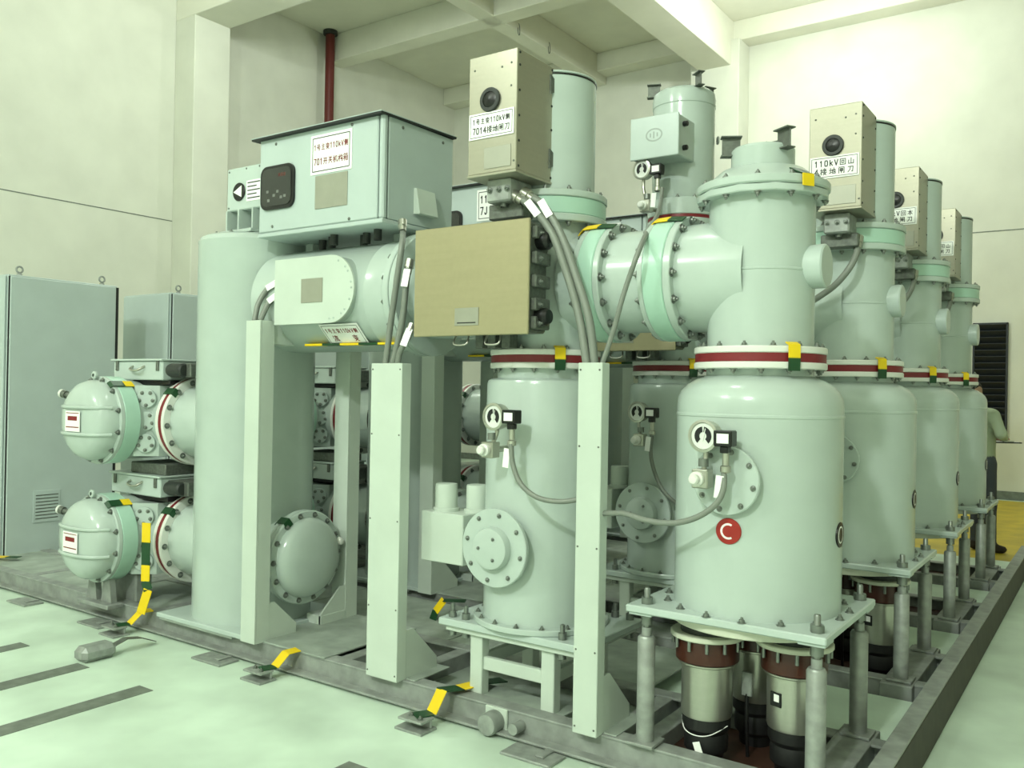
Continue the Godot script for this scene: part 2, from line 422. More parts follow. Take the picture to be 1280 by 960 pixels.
func hall() -> void:
	var zb := -15.2
	var xl := -12.3
	var xr := 7.5
	var zf := 12.0
	structure(bx("floor", M.floor, self, V(xl - 0.3, -0.3, zb - 0.3), V(xr + 0.3, 0, zf + 0.3), 0.0))
	structure(bx("floor_walkway", M.yellow_floor, self, V(-6.0, 0, -15.0), V(xr, 0.004, -9.45), 0.0))
	structure(bx("floor_border", M.pale_floor, self, V(-6.0, 0, -9.45), V(xr, 0.004, -8.95), 0.0))
	structure(bx("wall_left", M.wall, self, V(xl - 0.3, 0, zb - 0.3), V(xl, 8.1, zf + 0.3), 0.0))
	structure(bx("wall_right", M.wall, self, V(xr, 0, zb - 0.3), V(xr + 0.3, 8.1, zf + 0.3), 0.0))
	structure(bx("wall_back", M.wall, self, V(xl, 0, zb - 0.3), V(xr, 8.1, zb), 0.0))
	structure(bx("wall_front", M.wall, self, V(xl, 0, zf), V(xr, 8.1, zf + 0.3), 0.0))
	structure(bx("ceiling", M.ceiling, self, V(xl - 0.3, 8.1, zb - 0.3), V(xr + 0.3, 8.4, zf + 0.3), 0.0))
	# rendered columns and concrete beams
	structure(bx("wall_left_column", M.wall, self, V(xl, 0, -8.85), V(-11.8, 7.25, -8.2), 0.01))
	structure(bx("wall_back_column", M.wall, self, V(-6.45, 0, zb), V(-5.55, 7.75, -14.7), 0.01))
	structure(bx("trim_beam", M.ceiling, self, V(xl, 7.25, -8.85), V(xr, 8.1, -8.2), 0.01))
	structure(bx("trim_beam", M.ceiling, self, V(xl, 7.6, -11.75), V(xr, 8.1, -11.4), 0.01))
	structure(bx("trim_beam", M.ceiling, self, V(-8.75, 7.6, zb), V(-8.45, 8.1, -8.85), 0.01))
	structure(bx("trim_beam", M.ceiling, self, V(-6.3, 7.3, zb), V(-5.7, 8.1, -8.85), 0.01))
	structure(bx("trim_beam", M.ceiling, self, V(xl, 7.75, zb), V(xr, 8.1, -14.8), 0.01))
	structure(bx("trim_beam", M.ceiling, self, V(xl, 7.25, -1.6), V(xr, 8.1, -1.0), 0.01))
	# groove line in the render at 4.1 m
	structure(bx("trim_line_left", M.embedded, self, V(xl, 4.085, -8.2), V(xl + 0.004, 4.10, zf), 0.0))
	structure(bx("trim_line_back", M.embedded, self, V(-5.5, 4.09, zb), V(xr, 4.105, zb + 0.004), 0.0))
	structure(bx("baseboard_back", M.embedded, self, V(xl, 0, zb), V(xr, 0.13, zb + 0.015), 0.003))
	structure(bx("baseboard_left", M.embedded, self, V(xl, 0, zb), V(xl + 0.015, 0.13, zf), 0.003))
	# two bent rod hooks on the side of the ceiling beam
	for z: float in [-12.1, -13.05]:
		var hk := thing("ceiling_hook", ["thin bent steel rod hook on the ceiling beam, nearer one", "thin bent steel rod hook on the ceiling beam, one nearer the back wall"][0 if z > -12.5 else 1], "hook", V(-8.43, 7.6, z), "rod hooks on the beam")
		hose("rod", M.cast, hk, [V(0, 0.12, 0), V(0.015, 0.06, 0), V(0.02, -0.05, 0), V(0.02, -0.09, 0.025), V(0.02, -0.05, 0.05), V(0.015, 0.03, 0.05)], 0.007, 6)
	var pp := thing("fire_pipe", "dark red vertical fire pipe in front of the wall", "pipe", V(-12.08, 0, -11.25))
	cyl("pipe", M.pipe, pp, [P(0.085, 0.0), P(0.085, 8.1)], Transform3D.IDENTITY, 20)
	cyl("ceiling_collar", M.dark, pp, [P(0.085, 8.02), P(0.13, 8.03), P(0.13, 8.1)], Transform3D.IDENTITY, 20)
	for y: float in [2.0, 5.2]: bx("pipe_clamp", M.galv, pp, V(-0.22, y, -0.02), V(0.095, y + 0.04, 0.02), 0.003)
	# dark louvred shutter in the end wall
	var sh := thing("window_shutter", "dark blue-black louvred shutter in the end wall", "shutter", V(-1.67, 0.97, zb))
	var b := MB.new()
	b.box(V(-0.24, 0, 0), V(-0.21, 1.72, 0.05), 0.004); b.box(V(0.21, 0, 0), V(0.24, 1.72, 0.05), 0.004)
	b.box(V(-0.24, 1.69, 0), V(0.24, 1.72, 0.05), 0.004); b.box(V(-0.24, 0, 0), V(0.24, 0.03, 0.05), 0.004)
	part(b, "frame", M.shutter, sh)
	var sl := MB.new()
	sl.box(V(-0.21, -0.055, -0.004), V(0.21, 0.055, 0.004), 0.001)
	var slm := sl.mesh()
	for k in 17: put(slm, "slat", M.shutter, sh, Transform3D(Basis(V(1, 0, 0), 0.6), V(0, 0.08 + k * 0.098, 0.03)))
	bx("backing", M.black, sh, V(-0.21, 0.03, 0.001), V(0.21, 1.69, 0.004), 0.0)
	# steel strips let into the floor
	for a in [[-5.32, -5.21], [-4.69, -4.57], [-4.10, -3.98], [-2.6, -2.48]]:
		var s := bx("floor_strip", M.embedded, self, V(a[0], 0, -2.6), V(a[1], 0.003, 3.0), 0.001)
		structure(s)

# ---------------------------------------------------------------- switchgear modules (x along the bay, local z about the bay axis)
func dir_y(deg: float) -> Vector3: return V(sin(deg_to_rad(deg)), 0, cos(deg_to_rad(deg)))   # degrees from +Z towards +X

# white / red / white insulated flange at 1.646 .. 1.733 m
func red_flange(t: Node3D) -> void:
	cyl("flange_ring", M.white, t, ring(0.2, 0.266, 1.646, 1.673), Transform3D.IDENTITY, 56)
	cyl("insulating_ring", M.red, t, ring(0.2, 0.262, 1.673, 1.708, 0.002), Transform3D.IDENTITY, 56)
	cyl("flange_ring", M.white, t, ring(0.2, 0.266, 1.708, 1.735), Transform3D.IDENTITY, 56)
	bolts(t, V(0, 1.735, 0), V(0, 1, 0), 0.243, 14, 0.011, 0.3)
	bolts(t, V(0, 1.646, 0), V(0, -1, 0), 0.243, 14, 0.011, 0.3)
	var d := dir_y(47.0)
	var ac := V(d.z, 0, -d.x)
	strap(t, [d * 0.250 + V(0, 1.748, 0), d * 0.274 + V(0, 1.738, 0), d * 0.276 + V(0, 1.688, 0), d * 0.274 + V(0, 1.640, 0)], ac, 0.05, "yyg")
func hand_hole(t: Node3D, y: float, z0: float, z1: float, r: float, n: int, cap_r: float, dx := 0.0) -> void:
	var x := along(V(0, 0, 1), V(dx, y, 0))
	cyl("hand_hole_neck", M.paint, t, [P(r * 0.78, z0), P(r * 0.78, z1)], x, 36)
	cyl("hand_hole_cover", M.paint, t, disc(r, z1, z1 + 0.024), x, 44)
	if cap_r > 0.0:
		cyl("hand_hole_cap", M.paint, t, [P(cap_r, z1 + 0.02), P(cap_r, z1 + 0.045), P(cap_r * 0.93, z1 + 0.06), P(cap_r * 0.75, z1 + 0.066), P(0, z1 + 0.068)], x, 36)
		bolts(t, V(dx, y, z1 + 0.067), V(0, 0, 1), cap_r * 0.55, 3, 0.006, 0.25)
	bolts(t, V(dx, y, z1 + 0.024), V(0, 0, 1), r * 0.84, n, 0.008, 0.25)

func cable_tank(k: int) -> void:
	var lab: Array = ["large grey-green cable tank with red C badge, standing on pipe legs in the front bay", "large grey-green cable tank on pipe legs, second in the row from the front", "large grey-green cable tank on pipe legs, third in the row from the front", "large grey-green cable tank beside the person, last of the row"]
	var t := thing("cable_tank", lab[k], "tank", V(-1.235, 0, Z0 - PITCH * k), "cable tanks at the bay ends")
	cyl("shell", M.paint, t, [P(0, 0.685), P(0.332, 0.685), P(0.332, 1.452), P(0.3345, 1.456), P(0.3345, 1.464), P(0.332, 1.468), P(0.332, 1.50), P(0.328, 1.53), P(0.315, 1.558), P(0.292, 1.582), P(0.26, 1.602), P(0.232, 1.612), P(0.215, 1.62), P(0.215, 1.65)], Transform3D.IDENTITY, 72)
	bx("base_plate", M.paint_smooth, t, V(-0.41, 0.655, -0.385), V(0.385, 0.685, 0.37), 0.005)
	cyl("under_flange", M.cream, t, disc(0.345, 0.615, 0.655), Transform3D.IDENTITY, 56)
	bolts(t, V(0, 0.685, 0), V(0, 1, 0), 0.362, 16, 0.012, 0.5)
	for sx: float in [-0.345, 0.335]:
		for sz: float in [-0.325, 0.305]:
			var leg := cyl("leg", M.galv, t, [P(0.0, 0.12), P(0.036, 0.12), P(0.036, 0.545), P(0.03, 0.555), P(0.02, 0.556), P(0.02, 0.59), P(0, 0.59)], at(sx, 0, sz), 24)
			cyl("stud", M.bolt, leg, [P(0.013, 0.55), P(0.013, 0.745), P(0.010, 0.75), P(0, 0.75)], at(sx, 0, sz), 12)
			cyl("nut", M.bolt, leg, [P(0, 0.6), P(0.025, 0.6), P(0.025, 0.65), P(0, 0.65)], at(sx, 0, sz), 6)
			cyl("nut", M.bolt, leg, [P(0, 0.686), P(0.026, 0.686), P(0.026, 0.712), P(0, 0.712)], at(sx, 0, sz), 6)
			bx("foot_plate", M.galv, leg, V(sx - 0.06, 0.12, sz - 0.06), V(sx + 0.06, 0.132, sz + 0.06), 0.002)
			bx("pad", M.paint_smooth, leg, V(sx - 0.055, 0.645, sz - 0.055), V(sx + 0.045, 0.656, sz + 0.055), 0.002)
	red_flange(t)
	hand_hole(t, 1.215, 0.28, 0.338, 0.132, 8, 0.0)
	if k == 0:
		var bd := cyl("phase_badge", M.badge, t, disc(0.05, 0.327, 0.337, 0.002), along(V(0, 0, 1), V(0.005, 1.02, 0)), 40)
		bd.set_meta("label", "red round badge with a white C")
		var b := MB.new()
		var pr := PackedVector2Array()
		for i in 21:
			var a := deg_to_rad(60.0 + 240.0 * i / 20.0)
			pr.append(P(cos(a), sin(a)) * 0.031)
		for i in 21:
			var a := deg_to_rad(300.0 - 240.0 * i / 20.0)
			pr.append(P(cos(a), sin(a)) * 0.023)
		b.prism(pr, 0.337, 0.3376, at(0.005, 1.02, 0))
		part(b, "letter", M.label, bd)
	var eb := cyl("side_badge", M.black, t, disc(0.05, 0.326, 0.335, 0.002), along(V(1, 0, 0), V(0, 1.0, 0.0)), 32)
	cyl("side_badge_ring", M.label, eb, ring(0.028, 0.034, 0.335, 0.3358, 0.0002), along(V(1, 0, 0), V(0, 1.0, 0.0)), 24)

func cable_termination(k: int, x: float, z: float, n: int) -> void:
	var w: String = ["nearest the trunking post", "nearest the aisle", "hidden behind the other two"][n]
	var t := thing("cable_termination", "chrome cable end with brown collar, " + BAY[k] + ", " + w, "cable end", V(x, 0, Z0 - PITCH * k + z), "cable terminations under the tanks")
	cyl("clamp_ring", M.cream, t, ring(0.0, 0.150, 0.555, 0.575), Transform3D.IDENTITY, 36)
	cyl("neck", M.dark, t, [P(0.11, 0.53), P(0.11, 0.62)], Transform3D.IDENTITY, 24)
	cyl("collar", M.brown, t, ring(0.0, 0.128, 0.46, 0.556), Transform3D.IDENTITY, 36)
	cyl("flange", M.chrome, t, ring(0.0, 0.120, 0.447, 0.46), Transform3D.IDENTITY, 36)
	cyl("sleeve", M.chrome, t, [P(0, 0.235), P(0.100, 0.235), P(0.103, 0.245), P(0.103, 0.447)], Transform3D.IDENTITY, 36)
	cyl("boot", M.rubber, t, [P(0.065, 0.0), P(0.07, 0.08), P(0.088, 0.10), P(0.09, 0.15), P(0.085, 0.17), P(0.098, 0.19), P(0.098, 0.236)], Transform3D.IDENTITY, 28)
	for i in 12:
		var a := TAU * (i + 0.3) / 12
		cyl("stud", M.bolt, t, [P(0, 0.515), P(0.0075, 0.515), P(0.0075, 0.555)], at(cos(a) * 0.138, 0, sin(a) * 0.138), 8)
	if n == 0 and k == 0:
		hose("tag_string", M.label, t, [V(-0.098, 0.21, 0.02), V(-0.055, 0.185, 0.09), V(0.0, 0.175, 0.105), V(0.055, 0.185, 0.09), V(0.098, 0.21, 0.02)], 0.0022, 5)
		bx("tag", M.label, t, V(-0.014, -0.085, -0.001), V(0.016, 0.0, 0.001), 0.0, Transform3D(Basis(V(0, 0, 1), 0.35), V(0.0, 0.15, 0.107)))
	if n == 1:
		bx("type_plate", M.black, t, V(-0.03, 0.33, 0.1), V(0.02, 0.385, 0.106), 0.001, Transform3D(Basis(V(0, 1, 0), -0.35), Vector3.ZERO))
		bx("plate_print", M.label, t, V(-0.012, 0.35, 0.106), V(0.012, 0.378, 0.107), 0.0, Transform3D(Basis(V(0, 1, 0), -0.35), Vector3.ZERO))
	if n == 2:
		bx("earth_lug", M.galv, t, V(0.01, 0.30, 0.2), V(0.055, 0.40, 0.212), 0.006)
		hose("earth_cable", M.rubber, t, [V(0.033, 0.31, 0.205), V(0.033, 0.2, 0.205), V(0.03, 0.06, 0.18), V(0.03, 0.0, 0.17)], 0.008, 8)

# gauge with valve block, plug and tag; local origin at the hand hole face
func gauge(label: String, pos: Vector3, g: Vector3, vb: Vector3, pl: Vector3) -> void:
	var t := thing("pressure_gauge", label, "gauge", pos, "gas density gauges")
	var x := along(V(-0.12, 0, 1), g)
	var cs := cyl("case", M.chrome, t, [P(0, -0.045), P(0.055, -0.045), P(0.058, -0.03), P(0.058, 0.0), P(0.062, 0.002), P(0.062, 0.012), P(0.052, 0.014), P(0.05, 0.006), P(0, 0.006)], x, 36)
	cyl("dial", M.dial, cs, disc(0.05, 0.005, 0.008, 0.0005), x, 32)
	var f := facing(V(-0.12, 0, 1), g + V(-0.12, 0, 1).normalized() * 0.009)
	var b := MB.new()
	for s: float in [-1.0, 1.0]:
		var poly := PackedVector2Array()
		for i in 9:
			var a: float = deg_to_rad(90.0 + s * (7.0 + i * 16.5))
			poly.append(P(cos(a), sin(a)) * 0.036)
		for i in 9:
			var a: float = deg_to_rad(90.0 + s * (7.0 + (8 - i) * 16.5))
			poly.append(P(cos(a), sin(a)) * 0.015)
		b.prism(poly, 0.0, 0.0005, f)
	part(b, "dial_scale", M.ink, cs)
	var nd := MB.new()
	nd.prism(PackedVector2Array([P(-0.002, -0.018), P(0.002, -0.018), P(0.012, 0.028), P(0.009, 0.03)]), 0.001, 0.002, f)
	part(nd, "needle", M.dial, cs)
	hose("stem", M.chrome, t, [g + V(0, -0.05, -0.02), V(g.x, (g.y + vb.y) * 0.5, g.z - 0.02), vb + V(0, 0.02, -0.01)], 0.010, 10)
	cyl("union_nut", M.bolt, t, [P(0, 0), P(0.021, 0), P(0.021, 0.03), P(0, 0.03)], at(vb.x, vb.y + 0.045, vb.z - 0.008), 6)
	bx("valve_block", M.chrome, t, vb - V(0.032, 0.036, 0.03), vb + V(0.032, 0.036, 0.03), 0.004)
	cyl("valve_cap", M.white, t, [P(0.028, 0.028), P(0.028, 0.045), P(0.02, 0.05), P(0.02, 0.068), P(0.015, 0.074), P(0, 0.075)], along(V(0, 0, 1), vb + V(-0.008, 0, 0)), 20)
	hose("mounting_pipe", M.chrome, t, [vb, V(vb.x, vb.y, 0.0), V(vb.x * 0.6, vb.y * 0.6, -0.06)], 0.014, 10)
	var pg := bx("plug", M.black, t, pl - V(0.038, 0.03, 0.028), pl + V(0.034, 0.03, 0.028), 0.004)
	bx("plug_label", M.label, pg, pl + V(-0.024, -0.018, 0.028), pl + V(0.022, 0.018, 0.0295), 0.0)
	bx("plug_foot", M.black, pg, pl - V(0.016, 0.055, 0.018), pl + V(0.016, -0.03, 0.018), 0.003)
	hose("bridge", M.black, t, [g + V(0.03, 0.0, -0.03), pl + V(-0.03, 0, -0.01)], 0.014, 8)
	cyl("gland", M.chrome, t, [P(0.012, -0.13), P(0.02, -0.125), P(0.02, -0.105), P(0.013, -0.1), P(0.013, -0.05)], at(pl.x + 0.002, pl.y, pl.z), 16)
	bx("cable_tag", M.label, t, V(-0.016, -0.225, 0.012), V(0.016, -0.14, 0.0145), 0.0005, Transform3D(Basis(V(0, 0, 1), -0.1), pl + V(0.0, 0.0, 0.0)))

func stub_channel(t: Node3D, ang: float, r: float, y: float) -> void:
	var d := dir_y(ang)
	var xf := Transform3D(Basis(V(d.z, 0, -d.x), V(0, 1, 0), d), V(0, y, 0))
	var b := MB.new()
	b.box(V(-0.003, 0, r - 0.02), V(0.003, 0.085, r + 0.055), 0.001, xf)
	b.box(V(-0.022, 0.079, r - 0.025), V(0.022, 0.085, r + 0.06), 0.001, xf)
	b.box(V(-0.022, 0, r - 0.025), V(0.022, 0.006, r + 0.06), 0.001, xf)
	part(b, "lifting_lug", M.cast, t)

# bend above the front cable tank with its bolted lid
func tee_enclosure() -> void:
	var t := thing("tee_enclosure", "grey-green tee-shaped enclosure with bolted round lid above the front cable tank", "enclosure", V(-1.235, 0, Z0))
	cyl("body", M.paint, t, [P(0.213, 1.735), P(0.213, 2.036), P(0.2155, 2.039), P(0.2155, 2.045), P(0.213, 2.048), P(0.213, 2.345)], Transform3D.IDENTITY, 64)
	cyl("branch", M.paint, t, [P(0.232, 0.0), P(0.232, 0.30)], along(V(-1, 0, 0), V(0, 2.04, 0)), 56)
	cyl("branch_flange", M.paint, t, ring(0.15, 0.268, 0.29, 0.325), along(V(-1, 0, 0), V(0, 2.04, 0)), 56)
	bolts(t, V(-0.29, 2.04, 0), V(1, 0, 0), 0.25, 14, 0.0135, 0.5)
	cyl("plug", M.paint_smooth, t, [P(0.088, 0.15), P(0.088, 0.262), P(0.082, 0.268), P(0, 0.268)], along(V(1, 0, 0), V(0, 2.06, 0)), 32)
	cyl("neck_flange", M.paint, t, ring(0.2, 0.268, 2.335, 2.365), Transform3D.IDENTITY, 12)
	cyl("lid", M.paint, t, [P(0.2, 2.366), P(0.262, 2.366), P(0.268, 2.372), P(0.268, 2.396), P(0.262, 2.402), P(0.235, 2.405), P(0.17, 2.462), P(0.16, 2.466), P(0, 2.466)], Transform3D.IDENTITY, 48)
	cyl("cap", M.paint, t, [P(0.128, 2.46), P(0.128, 2.55), P(0.12, 2.56), P(0, 2.562)], Transform3D.IDENTITY, 40)
	bolts(t, V(0, 2.335, 0), V(0, -1, 0), 0.246, 12, 0.011, 0.5)
	bolts(t, V(0, 2.403, 0), V(0, 1, 0), 0.25, 12, 0.009, 0.5)
	bolts(t, V(0, 2.562, 0), V(0, 1, 0), 0.07, 6, 0.007)
	for a in [-62.0, 58.0, 165.0]: stub_channel(t, a, 0.112, 2.53)
	var d := dir_y(57.0)
	var ac := V(d.z, 0, -d.x)
	strap(t, [d * 0.20 + V(0, 2.437, 0), d * 0.252 + V(0, 2.41, 0), d * 0.276 + V(0, 2.40, 0), d * 0.278 + V(0, 2.355, 0)], ac, 0.055, "ggy")

# vertical disconnector column; style 0: round body with branches, 1: plain body over a cable tank
func disconnector(k: int, x: float, style: int, top: bool, label: String) -> Node3D:
	var t := thing("disconnector", label, "enclosure", V(x, 0, Z0 - PITCH * k), "vertical disconnector columns")
	if style == 0:
		cyl("body", M.paint, t, [P(0.213, 1.735), P(0.213, 1.80), P(0.24, 1.86), P(0.255, 1.95), P(0.26, 2.04), P(0.255, 2.13), P(0.24, 2.21), P(0.213, 2.26), P(0.213, 2.33)], Transform3D.IDENTITY, 56)
	else:
		cyl("body", M.paint, t, [P(0.213, 1.735), P(0.213, 2.036), P(0.2155, 2.039), P(0.2155, 2.045), P(0.213, 2.048), P(0.213, 2.33)], Transform3D.IDENTITY, 56)
		cyl("plug", M.paint_smooth, t, [P(0.088, 0.15), P(0.088, 0.255), P(0.082, 0.261), P(0, 0.261)], along(V(1, 0, 0), V(0, 2.06, 0)), 28)
		cyl("branch", M.paint, t, [P(0.232, 0.0), P(0.232, 0.30)], along(V(-1, 0, 0), V(0, 2.04, 0)), 40)
		cyl("branch_flange", M.paint, t, ring(0.15, 0.268, 0.29, 0.325), along(V(-1, 0, 0), V(0, 2.04, 0)), 40)
	cyl("flange", M.paint, t, ring(0.19, 0.268, 2.318, 2.352), Transform3D.IDENTITY, 48)
	cyl("spacer_ring", M.mint, t, ring(0.19, 0.262, 2.352, 2.43), Transform3D.IDENTITY, 48)
	cyl("flange", M.paint, t, ring(0.0, 0.268, 2.43, 2.462), Transform3D.IDENTITY, 48)
	bolts(t, V(0, 2.462, 0), V(0, 1, 0), 0.244, 14, 0.012, 0.5)
	bolts(t, V(0, 2.318, 0), V(0, -1, 0), 0.244, 14, 0.012, 0.5)
	if top:
		cyl("upper_tube", M.paint_smooth, t, [P(0.206, 2.46), P(0.206, 3.0)], Transform3D.IDENTITY, 56)
		cyl("rim_seal", M.black, t, ring(0.0, 0.209, 3.0, 3.008, 0.001), Transform3D.IDENTITY, 56)
		cyl("top_lid", M.paint_smooth, t, disc(0.209, 3.008, 3.02), Transform3D.IDENTITY, 56)
		for y: float in [2.56, 2.9]:
			var b := MB.new()
			b.prism(PackedVector2Array([P(0.0, 0.0), P(0.0, 0.09), P(-0.1, 0.045)]), -0.004, 0.004, Transform3D(Basis(V(0, 0, 1), V(0, 1, 0), V(-1, 0, 0)), V(0.11, y, 0.2)))
			part(b, "bracket", M.cast, t)
	return t

# stainless earthing-switch drive box hanging in front of a column
func drive_box(k: int, x: float, lines: Array, label: String) -> void:
	var t := thing("drive_box", label, "control box", V(x, 2.49, Z0 - PITCH * k), "stainless earthing switch drive boxes")
	var zf := 0.46
	var zb := 0.16
	bx("body", M.stainless, t, V(-0.131, 0.012, zb), V(0.131, 0.54, zf), 0.003)
	bx("bottom_tray", M.stainless, t, V(-0.135, 0.0, zb - 0.005), V(0.135, 0.012, zf + 0.004), 0.002)
	var vp := cyl("viewport", M.dark, t, ring(0.036, 0.054, zf, zf + 0.012, 0.003), along(V(0, 0, 1), V(-0.01, 0.335, 0)), 28)
	cyl("lens", M.black, vp, [P(0.04, zf), P(0.038, zf + 0.008), P(0.025, zf + 0.014), P(0, zf + 0.017)], along(V(0, 0, 1), V(-0.01, 0.335, 0)), 28)
	sign_plate(t, lines, 0.245, 0.115, M.ink, at(-0.002, 0.225, zf + 0.001))
	bx("nameplate", M.nameplate, t, V(-0.04, 0.03, zf), V(0.105, 0.125, zf + 0.003), 0.001)
	for y: float in [0.03, 0.14, 0.25, 0.36, 0.47, 0.525]:
		for z in [zb + 0.02, zf - 0.02]: bolt(t, V(0.131, y, z), V(1, 0, 0), 0.006, M.dark, "screw")
	for a in [[0.05, 0.47], [0.1, 0.48], [0.1, 0.38], [-0.1, 0.48], [0.12, 0.05]]: bolt(t, V(a[0], a[1], zf), V(0, 0, 1), 0.005, M.cast, "screw")
	bx("gear_housing", M.galv, t, V(-0.07, -0.105, zb + 0.06), V(0.06, 0.0, zf - 0.06), 0.008)
	cyl("shaft", M.bolt, t, [P(0.018, 0.0), P(0.018, 0.12)], along(V(0, -1, 0), V(-0.005, 0.0, zf - 0.11)), 12)
	bx("bracket", M.cast, t, V(-0.10, -0.17, 0.05), V(0.09, -0.10, zf - 0.12), 0.005)
	for sx: float in [-0.05, 0.0, 0.045]: bolt(t, V(sx, -0.05, zf - 0.06), V(0, 0, 1), 0.011)

# horizontal link between the disconnector and the next column
func link_tube(k: int, dark_label: String) -> void:
	var t := thing("link_tube", dark_label, "enclosure", V(-1.9, 2.04, Z0 - PITCH * k), "horizontal link tubes")
	var x := along(V(1, 0, 0), V(0, 0, 0))
	cyl("neck", M.paint, t, [P(0.232, -0.20), P(0.232, -0.08)], x, 48)
	cyl("flange", M.paint, t, ring(0.15, 0.268, -0.10, -0.07), x, 56)
	cyl("spacer_ring", M.mint, t, ring(0.15, 0.270, -0.07, 0.01), x, 56)
	cyl("flange", M.paint, t, ring(0.15, 0.268, 0.01, 0.04), x, 56)
	cyl("tube", M.paint, t, [P(0.228, 0.03), P(0.228, 0.25)], x, 56)
	cyl("flange", M.paint, t, ring(0.15, 0.268, 0.225, 0.25), x, 56)
	cyl("spacer_ring", M.mint, t, ring(0.15, 0.270, 0.25, 0.34), x, 56)
	bolts(t, V(0.04, 0, 0), V(1, 0, 0), 0.248, 14, 0.0135, 0.5)
	bolts(t, V(0.225, 0, 0), V(-1, 0, 0), 0.248, 14, 0.0135, 0.5)
	bolts(t, V(-0.10, 0, 0), V(-1, 0, 0), 0.248, 14, 0.0135, 0.5)
	for c in [[-0.105, 0.045], [0.245, 0.375]]:
		var a := deg_to_rad(28.0)
		var d := V(0, cos(a), sin(a))
		var ac := V(0, -sin(a), cos(a))
		strap(t, [V(c[0] - 0.03, 0, 0) + d * 0.25, V(c[0], 0, 0) + d * 0.275, V((c[0] + c[1]) / 2, 0, 0) + d * 0.278, V(c[1], 0, 0) + d * 0.272], ac, 0.05, "yyg")

func support_tank(k: int) -> void:
	var lab: Array = ["grey-green round tank with hand hole on a ladder stand in the front bay", "grey-green round tank with hand hole seen behind the narrow trunking post, second bay", "grey-green support tank of the third bay, mostly hidden", "grey-green support tank of the rearmost bay, mostly hidden"]
	var t := thing("support_tank", lab[k], "tank", V(-2.29, 0, Z0 - PITCH * k), "support tanks under the disconnectors")
	cyl("shell", M.paint, t, [P(0, 0.47), P(0.279, 0.47), P(0.279, 1.572), P(0.272, 1.59), P(0.255, 1.598), P(0.23, 1.60), P(0.23, 1.65)], Transform3D.IDENTITY, 64)
	cyl("foot_flange", M.paint, t, ring(0.0, 0.325, 0.445, 0.472), Transform3D.IDENTITY, 56)
	bolts(t, V(0, 0.472, 0), V(0, 1, 0), 0.303, 16, 0.010, 0.5)
	bx("base_plate", M.paint_smooth, t, V(-0.40, 0.412, -0.30), V(0.40, 0.445, 0.29), 0.004)
	bx("lower_plate", M.post, t, V(-0.37, 0.385, -0.28), V(0.37, 0.41, 0.27), 0.003)
	for sx: float in [-0.35, -0.27, 0.27, 0.35]:
		for sz: float in [-0.25, 0.24]:
			cyl("anchor_stud", M.bolt, t, [P(0.011, 0.36), P(0.011, 0.51), P(0, 0.515)], at(sx, 0, sz), 10)
			cyl("nut", M.bolt, t, [P(0, 0.446), P(0.021, 0.446), P(0.021, 0.474), P(0, 0.474)], at(sx, 0, sz), 6)
			cyl("nut", M.bolt, t, [P(0, 0.36), P(0.021, 0.36), P(0.021, 0.384), P(0, 0.384)], at(sx, 0, sz), 6)
	red_flange(t)
	hand_hole(t, 0.825, 0.20, 0.315, 0.18, 8, 0.098, -0.045)
	# ladder-like steel stand
	for sz: float in [-0.22, 0.22]:
		for sx: float in [-0.20, 0.20]: bx("stand_leg", M.post, t, V(sx - 0.035, 0.10, sz - 0.03), V(sx + 0.035, 0.386, sz + 0.03), 0.004)
		bx("stand_rung", M.post, t, V(-0.17, 0.225, sz - 0.015), V(0.17, 0.285, sz + 0.015), 0.003)
	for sx: float in [-0.20, 0.20]: bx("stand_rung", M.post, t, V(sx - 0.015, 0.225, -0.2), V(sx + 0.015, 0.285, 0.2), 0.003)
	bx("stand_foot", M.deck, t, V(-0.26, 0.10, 0.10), V(0.28, 0.108, 0.30), 0.002)

# white relay box with two round pots beside the support tank
func relay_box(k: int) -> void:
	var t := thing("relay_box", "white box with two round pots on top beside the support tank of the " + BAY[k], "box", V(-2.74, 0.12, Z0 - PITCH * k), "white boxes beside the support tanks")
	bx("body", M.post, t, V(-0.125, 0.57, 0.02), V(0.14, 0.815, 0.225), 0.004)
	for a in [[-0.035, 0.14], [0.115, 0.08]]:
		cyl("pot", M.post, t, [P(0.062, 0.81), P(0.066, 0.815), P(0.066, 0.83), P(0.056, 0.833), P(0.056, 0.94), P(0.053, 0.95), P(0, 0.952)], at(a[0], 0, a[1]), 28)
	bx("bracket", M.cast, t, V(0.13, 0.60, 0.05), V(0.205, 0.74, 0.11), 0.003)

